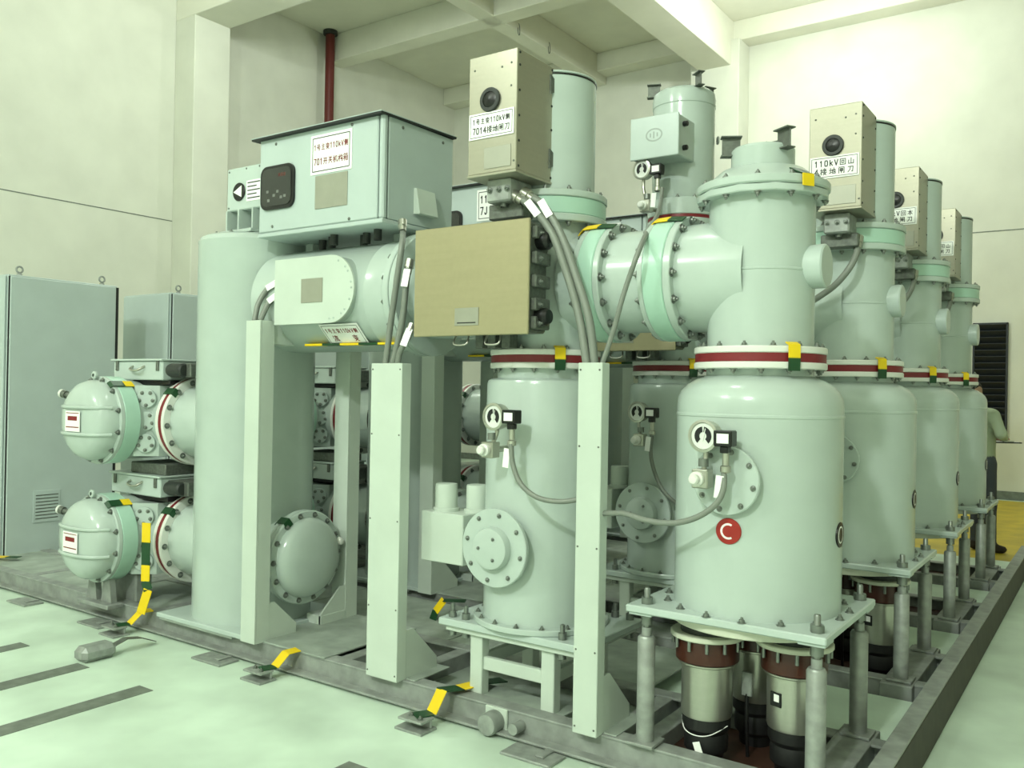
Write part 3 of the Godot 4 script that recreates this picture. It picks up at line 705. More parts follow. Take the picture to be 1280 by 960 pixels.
# flat mechanism cabinet with brass-tinted cover in front of the front disconnector
func mechanism_cabinet(k: int) -> void:
	var lab: Array = ["wide mechanism cabinet with plain brass-coloured steel cover in the front bay", "brass-covered mechanism cabinet of the second bay behind the trunking posts", "brass-covered mechanism cabinet of the third bay, mostly hidden", "brass-covered mechanism cabinet of the rearmost bay, mostly hidden"]
	var t := thing("mechanism_cabinet", lab[k], "control box", V(-2.41, 2.035, Z0 - PITCH * k), "brass-covered mechanism cabinets")
	bx("cover", M.gold, t, V(-0.323, -0.25, 0.445), V(0.323, 0.25, 0.46), 0.004)
	bx("housing", M.cast, t, V(-0.315, -0.24, 0.30), V(0.315, 0.24, 0.445), 0.01)
	bx("back_frame", M.cast, t, V(-0.22, -0.20, 0.18), V(0.26, 0.16, 0.30), 0.01)
	bx("nameplate", M.nameplate, t, V(-0.075, -0.205, 0.46), V(0.06, -0.125, 0.463), 0.001)
	bx("nameplate_line", M.ink, t, V(-0.06, -0.195, 0.463), V(0.045, -0.19, 0.4635), 0.0)
	for s: float in [-1.0, 1.0]:
		for y: float in [-0.2, -0.12, -0.02, 0.08, 0.19]:
			bx("side_rib", M.cast, t, V(s * 0.327 - 0.014, y - 0.025, 0.31), V(s * 0.327 + 0.014, y + 0.03, 0.43), 0.005)
			bolt(t, V(s * 0.342, y + 0.0, 0.40), V(s, 0, 0), 0.010, M.bolt)
	for y: float in [-0.17, 0.16]: cyl("knob", M.black, t, [P(0.035, 0.31), P(0.04, 0.33), P(0.04, 0.36), P(0.03, 0.375), P(0, 0.377)], along(V(1, 0, 0), V(0, y, 0.37)), 20)
	for sx: float in [-0.09, 0.09]:
		hose("bottom_handle", M.chrome, t, [V(sx - 0.02, -0.24, 0.40), V(sx - 0.02, -0.285, 0.42), V(sx + 0.05, -0.285, 0.42), V(sx + 0.05, -0.24, 0.40)], 0.005, 6)
	for sx: float in [-0.05, 0.02, 0.1]: bx("bottom_clamp", M.cast, t, V(sx - 0.015, -0.30, 0.25), V(sx + 0.03, -0.235, 0.32), 0.004)

# horizontal current-transformer tube between breaker tank and disconnector
func transformer_tube(k: int) -> void:
	var lab: Array = ["thick horizontal grey-green tube with rounded terminal cover below the front control cabinet", "thick horizontal tube below the control cabinet of the second bay", "thick horizontal tube below the control cabinet of the third bay", "thick horizontal tube below the control cabinet of the rearmost bay"]
	var t := thing("transformer_tube", lab[k], "enclosure", V(-3.5, 2.04, Z0 - PITCH * k), "horizontal transformer tubes")
	var x := along(V(1, 0, 0), Vector3.ZERO)
	cyl("tube", M.paint, t, [P(0.297, -0.62), P(0.297, 0.27), P(0.3, 0.275), P(0.3, 0.285), P(0.297, 0.29), P(0.297, 0.40)], x, 64)
	cyl("flange", M.paint, t, ring(0.1, 0.325, 0.43, 0.47), x, 56)
	cyl("flange", M.paint, t, ring(0.1, 0.325, 0.475, 0.51), x, 56)
	cyl("cone", M.paint, t, [P(0.297, 0.40), P(0.29, 0.43)], x, 56)
	cyl("neck", M.paint, t, [P(0.235, 0.5), P(0.235, 0.98)], x, 48)
	bolts(t, V(0.43, 0, 0), V(-1, 0, 0), 0.308, 16, 0.012, 0.5)
	var poly := PackedVector2Array([P(-0.38, -0.153), P(0.055, -0.153)])
	for i in 17:
		var a := -PI / 2 + PI * i / 16.0
		poly.append(P(0.055 + cos(a) * 0.175, 0.022 + sin(a) * 0.175))
	poly.append(P(-0.38, 0.197))
	var big := PackedVector2Array()
	for p in poly: big.append(p * P(1.012, 1.0) + P(0, (p.y - 0.022) * 0.03))
	var b := MB.new(); b.prism(poly, 0.10, 0.31, Transform3D.IDENTITY, true)
	var tb := part(b, "terminal_box", M.paint, t)
	b = MB.new(); b.prism(big, 0.31, 0.322, Transform3D.IDENTITY, true)
	part(b, "cover", M.post, tb)
	bx("nameplate", M.nameplate, tb, V(-0.165, -0.045, 0.322), V(0.0, 0.085, 0.326), 0.001)
	for i in 10:
		var p: Vector2 = poly[2 + int(i * 1.6)]
		bolt(tb, V((p.x - 0.055) * 0.9 + 0.055, (p.y - 0.022) * 0.9 + 0.022, 0.322), V(0, 0, 1), 0.006, M.paint, "screw")
	if k == 0:
		var d := V(0, -0.70, 0.71).normalized()
		sign_plate(t, ["1号主变110kV侧", "流 变"], 0.29, 0.145, M.redink, facing(d, V(0.055, 0, 0) + d * 0.299))
	for i in 5:
		var o := V(-0.28 + i * 0.14, -0.27, 0.14)
		bx("yellow_band" if i % 2 == 0 else "green_band", M.yellow if i % 2 == 0 else M.green, t, o, o + V(0.14, 0.012, 0.05), 0.001, Transform3D.IDENTITY)

func breaker_tank(k: int) -> void:
	var lab: Array = ["tall grey-green vertical breaker tank with domed side cover in the front bay", "tall vertical breaker tank of the second bay behind the front one", "tall vertical breaker tank of the third bay, hidden behind", "tall vertical breaker tank of the rearmost bay, hidden behind"]
	var t := thing("breaker_tank", lab[k], "tank", V(-4.426, 0, Z0 - PITCH * k), "vertical breaker tanks")
	cyl("shell", M.paint, t, [P(0, 0.14), P(0.355, 0.14), P(0.355, 2.395), P(0.357, 2.40), P(0.357, 2.408), P(0.352, 2.415), P(0.345, 2.432), P(0.32, 2.445), P(0.28, 2.45), P(0, 2.455)], Transform3D.IDENTITY, 72)
	bx("base_plate", M.paint_smooth, t, V(-0.42, 0.115, -0.40), V(0.42, 0.142, 0.385), 0.004)
	bx("base_block", M.deck, t, V(-0.40, 0.10, 0.30), V(0.30, 0.118, 0.38), 0.004)
	bolts(t, V(0, 2.447, 0), V(0, 1, 0), 0.27, 12, 0.012, 0.5)
	cyl("neck", M.paint, t, [P(0.235, 0.30), P(0.235, 0.43)], along(V(1, 0, 0), V(0, 0.535, 0)), 48)
	cyl("side_flange", M.paint, t, ring(0.1, 0.275, 0.425, 0.455), along(V(1, 0, 0), V(0, 0.535, 0)), 56)
	var dm := cyl("side_cover", M.paint, t, [P(0.2, 0.457), P(0.275, 0.457), P(0.275, 0.480), P(0.268, 0.486), P(0.234, 0.488), P(0.23, 0.505), P(0.218, 0.528), P(0.195, 0.548), P(0.15, 0.565), P(0.08, 0.575), P(0, 0.578)], along(V(1, 0, 0), V(0, 0.535, 0)), 56)
	bolts(dm, V(0.486, 0.535, 0), V(1, 0, 0), 0.25, 14, 0.012, 0.5)
	cyl("knob", M.white, dm, [P(0.02, 0), P(0.026, 0.02), P(0.018, 0.045), P(0, 0.05)], along(V(1, 0, 0), V(0.485, 0.60, -0.24)), 14)
	cyl("tank_neck", M.paint, t, [P(0.25, 0.2), P(0.25, 0.36)], along(V(1, 0, 0), V(0, 2.04, 0)), 40)
	var a := deg_to_rad(35.0)
	var d := V(0, cos(a), sin(a))
	strap(t, [V(0.40, 0.535, 0) + d * 0.262, V(0.425, 0.535, 0) + d * 0.281, V(0.49, 0.535, 0) + d * 0.281, V(0.495, 0.535, 0) + d * 0.24], V(0, -sin(a), cos(a)), 0.05, "ggg")
	# stand for the position indicator
	bx("stand_plate", M.paint, t, V(-0.08, 2.45, 0.08), V(0.22, 2.47, 0.24), 0.003)
	for sx: float in [-0.06, 0.05, 0.18]: bx("stand_web", M.paint, t, V(sx - 0.006, 2.47, 0.08), V(sx + 0.006, 2.60, 0.2), 0.002)

func position_indicator() -> void:
	var t := thing("position_indicator", "small grey box with black and white rotary position indicator on the tall front tank", "control box", V(-4.38, 2.60, Z0))
	bx("body", M.paint_smooth, t, V(-0.13, 0.0, -0.04), V(0.20, 0.26, 0.18), 0.006)
	var dl := cyl("dial", M.black, t, disc(0.055, 0.18, 0.19, 0.003), along(V(0, 0, 1), V(-0.01, 0.11, 0)), 32)
	var b := MB.new()
	b.prism(PackedVector2Array([P(-0.045, 0.0), P(0.03, -0.035), P(0.03, 0.035)]), 0.19, 0.192, at(-0.01, 0.11, 0))
	part(b, "pointer", M.label, dl)
	bx("instruction_plate", M.label, t, V(0.055, 0.045, 0.18), V(0.19, 0.17, 0.183), 0.001)
	var ln := MB.new()
	for i in 5: ln.box(V(0.066, 0.06 + i * 0.023, 0.183), V(0.18 - (i % 2) * 0.03, 0.067 + i * 0.023, 0.1834), 0.0)
	part(ln, "print_lines", M.ink, t)
	for a in [[-0.11, 0.24], [0.05, 0.245], [0.17, 0.245], [-0.11, 0.02]]: bolt(t, V(a[0], a[1], 0.18), V(0, 0, 1), 0.006, M.cast, "screw")

func rounded(w: float, h: float, r: float, n := 6) -> PackedVector2Array:
	var p := PackedVector2Array()
	for q in 4:
		var cx := (w - r) * (1 if q == 0 or q == 3 else -1)
		var cy := (h - r) * (1 if q < 2 else -1)
		for i in n + 1:
			var a := PI / 2 * (q + float(i) / n)
			p.append(P(cx + cos(a) * r, cy + sin(a) * r))
	return p
func control_cabinet(k: int, lines: Array) -> void:
	var lab: Array = ["pale grey-green control cabinet with black-framed window and red-lettered sign above the front bay", "pale grey-green control cabinet behind the front one, its sign partly hidden", "pale grey-green control cabinet on the third bay, mostly hidden", "pale grey-green control cabinet on the rearmost bay, mostly hidden"]
	var t := thing("control_cabinet", lab[k], "cabinet", V(-3.6, 2.40, Z0 - PITCH * k), "control cabinets on top of the bays")
	bx("body", M.panel, t, V(-0.475, 0.01, -0.285), V(0.475, 0.55, 0.255), 0.005)
	bx("corner_post", M.panel, t, V(0.455, 0.012, 0.25), V(0.49, 0.55, 0.284), 0.008)
	bx("door", M.panel, t, V(-0.478, 0.015, 0.258), V(0.447, 0.548, 0.284), 0.006)
	bx("door_seal", M.seal, t, V(-0.46, 0.03, 0.254), V(0.45, 0.535, 0.26), 0.0)
	bx("side_panel", M.panel, t, V(0.475, 0.015, -0.28), V(0.487, 0.548, 0.243), 0.004)
	bx("side_seal", M.seal, t, V(0.47, 0.02, 0.235), V(0.478, 0.54, 0.256), 0.0)
	var rf := bx("roof", M.panel, t, V(-0.515, 0.556, -0.305), V(0.505, 0.561, 0.31), 0.002, Transform3D(Basis(V(1, 0, 0), 0.02), Vector3.ZERO))
	bx("roof_edge", M.seal, rf, V(-0.512, 0.547, -0.302), V(0.502, 0.556, 0.307), 0.0, Transform3D(Basis(V(1, 0, 0), 0.02), Vector3.ZERO))
	bx("floor_rim", M.panel, t, V(-0.48, -0.012, -0.285), V(0.49, 0.012, 0.288), 0.004)
	var wx := at(-0.313, 0.262, 0.284)
	var b := MB.new(); b.prism(rounded(0.139, 0.123, 0.05), 0.0, 0.014, wx, true)
	var fr := part(b, "window_frame", M.black, t)
	b = MB.new(); b.prism(rounded(0.122, 0.106, 0.042), 0.014, 0.0155, wx, true)
	part(b, "window_display", M.dark, fr)
	if k == 0:
		b = MB.new()
		for i in 3: b.box(V(0.015 + i * 0.022, 0.055, 0.016), V(0.032 + i * 0.022, 0.075, 0.0175), 0.001, wx)
		part(b, "red_counter", M.badge, fr)
		b = MB.new()
		for a in [[-0.075, -0.08], [-0.03, -0.055], [0.03, -0.07], [0.06, -0.065], [0.0, -0.035], [-0.085, -0.03]]: b.box(V(a[0], a[1], 0.016), V(a[0] + 0.02, a[1] + 0.016, 0.0175), 0.001, wx)
		part(b, "indicator_card", M.dial, fr)
	b = MB.new(); b.prism(rounded(0.122, 0.106, 0.042), 0.0175, 0.019, wx, true)
	part(b, "window_glass", M.glass, fr)
	sign_plate(t, lines, 0.315, 0.215, M.redink if k == 0 else M.ink, at(0.107, 0.40, 0.284))
	bx("nameplate", M.nameplate, t, V(-0.012, 0.105, 0.284), V(0.235, 0.285, 0.288), 0.001)
	for a in [[-0.34, 0.51], [0.26, 0.525], [-0.36, 0.045], [0.25, 0.03]]: bolt(t, V(a[0], a[1], 0.284), V(0, 0, 1), 0.009, M.cast, "screw")
	for z: float in [0.14, -0.19]: bolt(t, V(0.487, 0.51, z), V(1, 0, 0), 0.009, M.cast, "screw")
	var hd := MB.new()
	hd.prism(PackedVector2Array([P(-0.01, 0.215), P(0.02, 0.21), P(0.045, 0.075), P(0.04, 0.07), P(-0.01, 0.075)]), -0.075, 0.075, Transform3D(Basis(V(1, 0, 0), V(0, 1, 0), V(0, 0, 1)), V(0.487, 0, -0.03)))
	part(hd, "vent_hood", M.post, t)
	bx("hanger", M.paint, t, V(-0.40, -0.19, -0.2), V(-0.34, -0.01, 0.0), 0.004)
	bx("hanger", M.paint, t, V(0.30, -0.16, -0.2), V(0.36, -0.01, 0.0), 0.004)
	for i in 6: cyl("cable_gland", M.dark, t, [P(0.0, -0.07), P(0.022, -0.07), P(0.022, -0.01)], at(-0.2 + i * 0.1 + 0.03 * (i % 2), 0, 0.05 + 0.05 * (i % 3)), 12)

# busbar chamber: round body along Z, port covers, branch with red ring towards the breaker tank
func bus_chamber(k: int, up: int) -> void:
	var y := 1.30 if up == 1 else 0.535
	var w: String = "upper" if up == 1 else "lower"
	var t := thing("busbar_chamber", w + " busbar chamber with small round port covers, " + BAY[k], "enclosure", V(-5.45, y, Z0 - PITCH * k), "busbar chambers")
	var z := along(V(0, 0, 1), Vector3.ZERO)
	cyl("spacer_ring", M.mint, t, ring(0.1, 0.285, 0.31, 0.415), z, 48)
	cyl("body", M.paint, t, [P(0.262, -1.08), P(0.262, 0.31)], z, 48)
	cyl("rear_flange", M.paint, t, ring(0.1, 0.285, -1.09, -1.06), z, 40)
	var pb := MB.new()
	pb.prism(PackedVector2Array([P(0.0, -0.27), P(0.19, -0.30), P(0.315, -0.20), P(0.315, 0.0), P(0.0, 0.0)]), -0.23, 0.23, Transform3D(Basis(V(1, 0, 0), V(0, 0, -1), V(0, 1, 0)), Vector3.ZERO))
	part(pb, "port_block", M.paint, t)
	var pd := V(0.62, 0, 0.78)
	for i in 3:
		var o := V(0.2525, 0.145 - i * 0.145, 0.25)
		cyl("port_cover", M.paint_smooth, t, disc(0.062, 0, 0.022), along(pd, o), 24)
		bolts(t, o + pd * 0.022, pd, 0.044, 5, 0.009)
	var x := along(V(1, 0, 0), Vector3.ZERO)
	cyl("branch", M.paint, t, [P(0.24, 0.1), P(0.24, 0.75)], x, 48)
	cyl("flange_ring", M.white, t, ring(0.1, 0.29, 0.40, 0.428), x, 56)
	cyl("insulating_ring", M.red, t, ring(0.1, 0.286, 0.428, 0.462, 0.002), x, 56)
	cyl("flange_ring", M.white, t, ring(0.1, 0.29, 0.462, 0.49), x, 56)
	bolts(t, V(0.49, 0, 0), V(1, 0, 0), 0.262, 14, 0.013, 0.3)
	var a := deg_to_rad(48.0)
	strap(t, [V(0.395, cos(a) * 0.27, sin(a) * 0.27), V(0.405, cos(a) * 0.294, sin(a) * 0.294), V(0.49, cos(a) * 0.294, sin(a) * 0.294), V(0.495, cos(a) * 0.26, sin(a) * 0.26)], V(0, -sin(a), cos(a)), 0.05, "ggg")
	# short support feet
	if up == 0:
		for zz: float in [0.2, -0.6]: bx("foot", M.rail, t, V(-0.18, -0.43, zz - 0.06), V(0.18, -0.24, zz + 0.06), 0.01)
func bus_end_cover(up: int) -> void:
	var y := 1.30 if up == 1 else 0.535
	var w: String = "upper" if up == 1 else "lower"
	var t := thing("bus_end_cover", w + " domed busbar end cover with two ribs and small white sign", "cover", V(-5.45, y, Z0 + 0.415), "domed busbar end covers")
	var z := along(V(0, 0, 1), Vector3.ZERO)
	cyl("rim", M.paint, t, ring(0.1, 0.285, 0.0, 0.03), z, 48)
	cyl("dome", M.paint, t, [P(0.262, 0.028), P(0.262, 0.045), P(0.257, 0.085), P(0.238, 0.125), P(0.2, 0.156), P(0.14, 0.174), P(0.07, 0.182), P(0, 0.184)], z, 20)
	for yy: float in [-0.085, 0.085]:
		var pts := []
		for i in 15:
			var s := -1.0 + 2.0 * i / 14.0
			var r := sqrt(0.262 * 0.262 - yy * yy)
			var rr := sqrt(pow(s * r, 2) + yy * yy)
			var d := 0.05 + 0.14 * sqrt(maxf(0.0, 1.0 - pow(rr / 0.264, 3.0)))
			pts.append(V(s * r, yy, d))
		hose("rib", M.paint, t, pts, 0.012, 8)
	bolts(t, V(0, 0, 0.03), V(0, 0, 1), 0.266, 12, 0.013, 0.5)
	cyl("lifting_eye", M.paint, t, ring(0.012, 0.026, -0.01, 0.01), along(V(0, 0, 1), V(0, 0.29, 0.05)), 18)
	cyl("valve", M.cast, t, [P(0.018, 0), P(0.018, 0.05), P(0.026, 0.05), P(0.026, 0.08), P(0, 0.08)], along(V(-1, 0.2, 0.3), V(-0.21, 0.15, 0.08)), 14)
	cyl("valve_cap", M.white, t, disc(0.028, 0.08, 0.1), along(V(-1, 0.2, 0.3), V(-0.21, 0.15, 0.08)), 14)
	var sp := bx("sign_plate", M.label, t, V(-0.085, -0.07, 0.187), V(0.085, 0.06, 0.191), 0.001)
	var b := MB.new()
	b.box(V(-0.055, 0.0, 0.191), V(0.055, 0.028, 0.1914), 0.0)
	b.box(V(-0.075, -0.045, 0.191), V(0.075, -0.038, 0.1914), 0.0); b.box(V(-0.075, 0.045, 0.191), V(0.075, 0.05, 0.1914), 0.0)
	part(b, "print", M.redink, sp)
	var a := deg_to_rad(35.0)
	var d := V(sin(a), cos(a), 0)
	strap(t, [d * 0.275 + V(0, 0, 0.045), d * 0.292 + V(0, 0, 0.03), d * 0.292 + V(0, 0, -0.05), d * 0.29 + V(0, 0, -0.115)], V(cos(a), -sin(a), 0), 0.055, "ggy")
	if up == 0:
		for sx: float in [-0.07, 0.10]:
			var g := MB.new()
			g.prism(PackedVector2Array([P(-0.06, -0.41), P(0.06, -0.41), P(0.03, -0.24), P(-0.03, -0.24)]), -0.02, 0.02, at(sx, 0, -0.02))
			part(g, "foot", M.rail, t)
		bx("foot_bar", M.rail, t, V(-0.16, -0.432, -0.06), V(0.2, -0.405, 0.05), 0.004)
func bus_drive_box(k: int, up: int) -> void:
	var y := 1.575 if up == 1 else 0.82
	var w: String = "upper" if up == 1 else "lower"
	var t := thing("bus_drive_box", "grey flat drive box with metal handle on the " + w + " busbar chamber, " + BAY[k], "control box", V(-5.25, y, Z0 - PITCH * k), "flat drive boxes on the busbars")
	bx("body", M.paint_smooth, t, V(-0.36, -0.01, -0.10), V(0.20, 0.115, 0.24), 0.006)
	bx("lid", M.paint_smooth, t, V(-0.375, 0.115, -0.11), V(0.21, 0.128, 0.255), 0.003)
	hose("handle", M.chrome, t, [V(-0.13, 0.08, 0.24), V(-0.12, 0.06, 0.27), V(-0.06, 0.05, 0.275), V(-0.01, 0.06, 0.27), V(0.0, 0.08, 0.24)], 0.008, 8)
	for sx: float in [-0.31, 0.15]: bx("latch", M.cast, t, V(sx - 0.014, 0.05, 0.24), V(sx + 0.014, 0.115, 0.25), 0.003)
	bx("saddle", M.rubber, t, V(-0.2, -0.04, -0.06), V(0.22, -0.01, 0.20), 0.004)
	if up == 0: bx("upper_unit", M.cast, t, V(-0.2, 0.128, -0.08), V(0.19, 0.20, 0.2), 0.006)
	bx("side_unit", M.cast, t, V(0.2, 0.01, -0.06), V(0.42, 0.10, 0.19), 0.006)
	cyl("side_motor", M.dark, t, [P(0, -0.07), P(0.04, -0.07), P(0.045, -0.05), P(0.045, 0.07), P(0.035, 0.08), P(0, 0.08)], along(V(1, 0, 0), V(0.3, 0.055, 0.2)), 20)

# voltage transformer on the second bay
func voltage_transformer() -> void:
	var t := thing("voltage_transformer", "grey round voltage transformer with terminal box and lifting lugs standing on the second bay", "transformer", V(-2.26, 0, Z0 - PITCH))
	cyl("neck", M.paint, t, [P(0.17, 2.46), P(0.17, 2.58)], Transform3D.IDENTITY, 40)
	cyl("flange_ring", M.paint, t, ring(0.1, 0.215, 2.56, 2.60), Transform3D.IDENTITY, 48)
	cyl("insulating_ring", M.red, t, ring(0.1, 0.212, 2.60, 2.62, 0.002), Transform3D.IDENTITY, 48)
	cyl("flange_ring", M.paint, t, ring(0.1, 0.215, 2.62, 2.72), Transform3D.IDENTITY, 48)
	bolts(t, V(0, 2.72, 0), V(0, 1, 0), 0.197, 12, 0.011, 0.5)
	cyl("shell", M.paint, t, [P(0.175, 2.72), P(0.188, 2.80), P(0.19, 2.85), P(0.19, 3.30), P(0.194, 3.305), P(0.194, 3.35), P(0.188, 3.385), P(0.165, 3.405), P(0.12, 3.415), P(0, 3.42)], Transform3D.IDENTITY, 56)
	for a in [-70.0, 50.0, 150.0]: stub_channel(t, a, 0.17, 3.39)
	var b := bx("terminal_box", M.paint_smooth, t, V(-0.17, 2.93, 0.12), V(0.13, 3.17, 0.36), 0.006)
	bx("box_lid", M.paint_smooth, b, V(-0.176, 2.925, 0.36), V(0.136, 3.175, 0.376), 0.004)
	var em := MB.new()
	var o2 := V(-0.02, 3.06, 0.3763)
	for i in 24:
		var a0 := TAU * i / 24.0
		var a1 := TAU * (i + 1) / 24.0
		em.quad(o2 + V(cos(a0) * 0.055, sin(a0) * 0.04, 0), o2 + V(cos(a1) * 0.055, sin(a1) * 0.04, 0), o2 + V(cos(a1) * 0.045, sin(a1) * 0.031, 0), o2 + V(cos(a0) * 0.045, sin(a0) * 0.031, 0), V(0, 0, 1))
	for q in [[-0.028, 0.012], [-0.006, 0.02], [0.016, 0.012]]: em.quad(o2 + V(q[0], -q[1], 0), o2 + V(q[0] + 0.009, -q[1], 0), o2 + V(q[0] + 0.009, q[1], 0), o2 + V(q[0], q[1], 0), V(0, 0, 1))
	part(em, "emblem", M.faint, b)
	for y: float in [2.98, 3.12]: cyl("knob", M.black, b, disc(0.016, 0.0, 0.03), along(V(1, 0, 0), V(0.13, y, 0.30)), 12)
	cyl("lifting_eye", M.galv, t, ring(0.012, 0.026, -0.006, 0.006), along(V(0.6, 0, -0.4), V(0.2, 3.1, -0.06)), 16)

func trunking_post(k: int, x: float, w: float, h: float, dep: float, label: String) -> void:
	var t := thing("trunking_post", label, "post", V(x, 0.115, Z0 - PITCH * k + 0.385), "pale cable trunking posts")
	bx("channel", M.post, t, V(-w / 2, 0, -dep), V(w / 2, h, 0.0), 0.003)
	for y: float in [0.03, 0.35, 0.78, 1.2, h - 0.03]:
		for s: float in [-1.0, 1.0]: bolt(t, V(s * (w / 2 - 0.012), y, 0), V(0, 0, 1), 0.0045, M.cast, "screw")
	var b := MB.new()
	b.prism(PackedVector2Array([P(0.0, 0.0), P(0.0, 0.24), P(0.05, 0.24), P(0.235, 0.06), P(0.235, 0.0)]), -0.006, 0.006, Transform3D(Basis(V(0, 0, -1), V(0, 1, 0), V(1, 0, 0)), V(w / 2 - 0.008, 0, -dep)))
	part(b, "gusset", M.post, t)
	bx("foot_plate", M.deck, t, V(-w / 2, -0.001, -0.34), V(w / 2 + 0.06, 0.006, -dep), 0.001)

# pair of U-columns that carries the transformer tube
func tube_support(k: int) -> void:
	var lab: Array = ["pale steel support columns with gussets under the front transformer tube", "pale steel support columns under the transformer tube of the second bay", "support columns under the transformer tube of the third bay", "support columns under the transformer tube of the rearmost bay"]
	var t := thing("tube_support", lab[k], "support", V(-3.965, 0.115, Z0 - PITCH * k), "tube support columns")
	for s: float in [1.0, -1.0]:
		var zf := 0.40 if s > 0 else -0.285
		var b := MB.new()
		b.box(V(-0.06, 0, zf - 0.012), V(0.06, 1.79, zf), 0.002)
		b.box(V(-0.06, 0, zf - 0.10), V(-0.05, 1.79, zf - 0.0125), 0.0)
		b.box(V(0.05, 0, zf - 0.10), V(0.06, 1.79, zf - 0.0125), 0.0)
		var cp := part(b, "column", M.post, t)
		b = MB.new()
		var base := zf - 0.10 if s > 0 else zf
		b.prism(PackedVector2Array([P(0.0, 0.0), P(0.0, 0.21), P(0.04, 0.21), P(0.20, 0.06), P(0.20, 0.0)]), -0.006, 0.006, Transform3D(Basis(V(0, 0, -s), V(0, 1, 0), V(s, 0, 0)), V(0.052, 0, base)))
		if s < 0: b.box(V(-0.06, 0.0, base), V(0.062, 0.06, base + 0.20), 0.002)
		part(b, "gusset", M.post, cp)
	bx("cross_head", M.post, t, V(-0.045, 1.66, -0.37), V(0.045, 1.785, 0.385), 0.004)
	bx("foot_plate", M.deck, t, V(-0.07, -0.001, -0.39), V(0.55, 0.008, 0.34), 0.002)

func base_frame(k: int) -> void:
	var lab: Array = ["long grey steel base frame of the front bay along the pale green floor", "grey steel base frame under the second bay", "grey steel base frame under the third bay", "grey steel base frame under the rearmost bay"]
	var t := thing("base_frame", lab[k], "frame", V(0, 0, Z0 - PITCH * k), "steel base frames under the bays")
	var xa := -9.2
	var xb := -0.74
	for s: float in [1.0, -1.0]:
		var b := MB.new()
		b.box(V(xa, 0.012, 0.325 * s - 0.006), V(xb, 0.115, 0.325 * s + 0.006), 0.002)
		b.box(V(xa, 0.104, minf(0.25 * s, 0.335 * s)), V(xb, 0.116, maxf(0.25 * s, 0.335 * s)), 0.003)
		b.box(V(xa, 0.012, minf(0.32 * s, 0.39 * s)), V(xb, 0.024, maxf(0.32 * s, 0.39 * s)), 0.003)
		b.box(V(xa, 0.0, minf(0.30 * s, 0.36 * s)), V(xb, 0.012, maxf(0.30 * s, 0.36 * s)), 0.0)
		part(b, "rail", M.rail, t)
	for x: float in [-8.4, -6.6, -5.75, -5.0, -4.85, -4.0, -3.35, -2.95, -1.75, -1.60]:
		bx("cross_member", M.rail, t, V(x - 0.04, 0.02, -0.32), V(x + 0.04, 0.112, 0.32), 0.003)
	bx("deck_plate", M.deck, t, V(-9.2, 0.10, -0.26), V(-4.9, 0.108, 0.26), 0.002)
	bx("deck_plate", M.deck, t, V(-4.0, 0.02, -0.26), V(-1.75, 0.03, 0.26), 0.002)
	bx("end_sill", M.rail, t, V(-0.98, 0.0, -0.42), V(-0.83, 0.118, 0.40), 0.003)
	bx("pit_board", M.pitboard, t, V(-1.56, 0.03, -0.26), V(-0.99, 0.04, 0.26), 0.002)
	if k == 0:
		bx("lug_plate", M.post, t, V(-2.36, 0.02, 0.331), V(-2.24, 0.112, 0.345), 0.003)
		cyl("lug_bolt", M.galv, t, [P(0.045, 0.34), P(0.05, 0.35), P(0.05, 0.41), P(0.045, 0.42), P(0, 0.421)], along(V(0, 0, 1), V(-2.30, 0.055, 0)), 24)
		cyl("lug_pin", M.galv, t, [P(0.025, 0.33), P(0.025, 0.40), P(0, 0.401)], along(V(0, 0, 1), V(-2.17, 0.06, 0)), 16)

func supply_cabinet(k: int) -> void:
	var lab: Array = ["tall grey control cubicle with lifting eyes at the photo's left edge", "tall grey control cubicle between the front cubicle and the tall tank", "tall grey control cubicle of the third bay, hidden behind the tanks", "tall grey control cubicle of the rearmost bay, hidden behind the tanks"]
	var t := thing("control_cubicle", lab[k], "cabinet", V(-7.9, 0.0, -3.99 - PITCH * k), "tall control cubicles")
	bx("plinth", M.rail, t, V(-0.39, 0.0, -0.47), V(0.39, 0.08, 0.47), 0.003)
	bx("body", M.panel, t, V(-0.40, 0.08, -0.475), V(0.385, 2.42, 0.475), 0.004)
	bx("side_panel", M.panel, t, V(0.388, 0.09, -0.455), V(0.405, 2.405, 0.462), 0.004)
	bx("edge_seal", M.seal, t, V(0.38, 0.09, 0.455), V(0.392, 2.405, 0.472), 0.0)
	bx("edge_seal", M.seal, t, V(0.38, 0.09, -0.482), V(0.40, 2.405, -0.458), 0.0)
	bx("door", M.panel, t, V(-0.385, 0.09, 0.478), V(0.37, 2.405, 0.496), 0.004)
	bx("vent_panel", M.panel, t, V(0.405, 0.35, 0.02), V(0.412, 0.62, 0.25), 0.003)
	for i in 8: bx("vent_slot", M.cast, t, V(0.412, 0.38 + i * 0.028, 0.04), V(0.4135, 0.388 + i * 0.028, 0.23), 0.0)
	for z: float in [-0.36, 0.36]:
		var e := cyl("lifting_eye", M.galv, t, [P(0.012, 2.42), P(0.022, 2.42), P(0.022, 2.435), P(0.012, 2.44)], at(0.33, 0, z), 14)
		var b := MB.new()
		var pts := []
		for i in 17:
			var a := TAU * i / 16.0
			pts.append(V(0.33, 2.472 + sin(a) * 0.026, z + cos(a) * 0.026))
		b.tube(pts, 0.008, 8, 1)
		part(b, "eye_ring", M.galv, e)

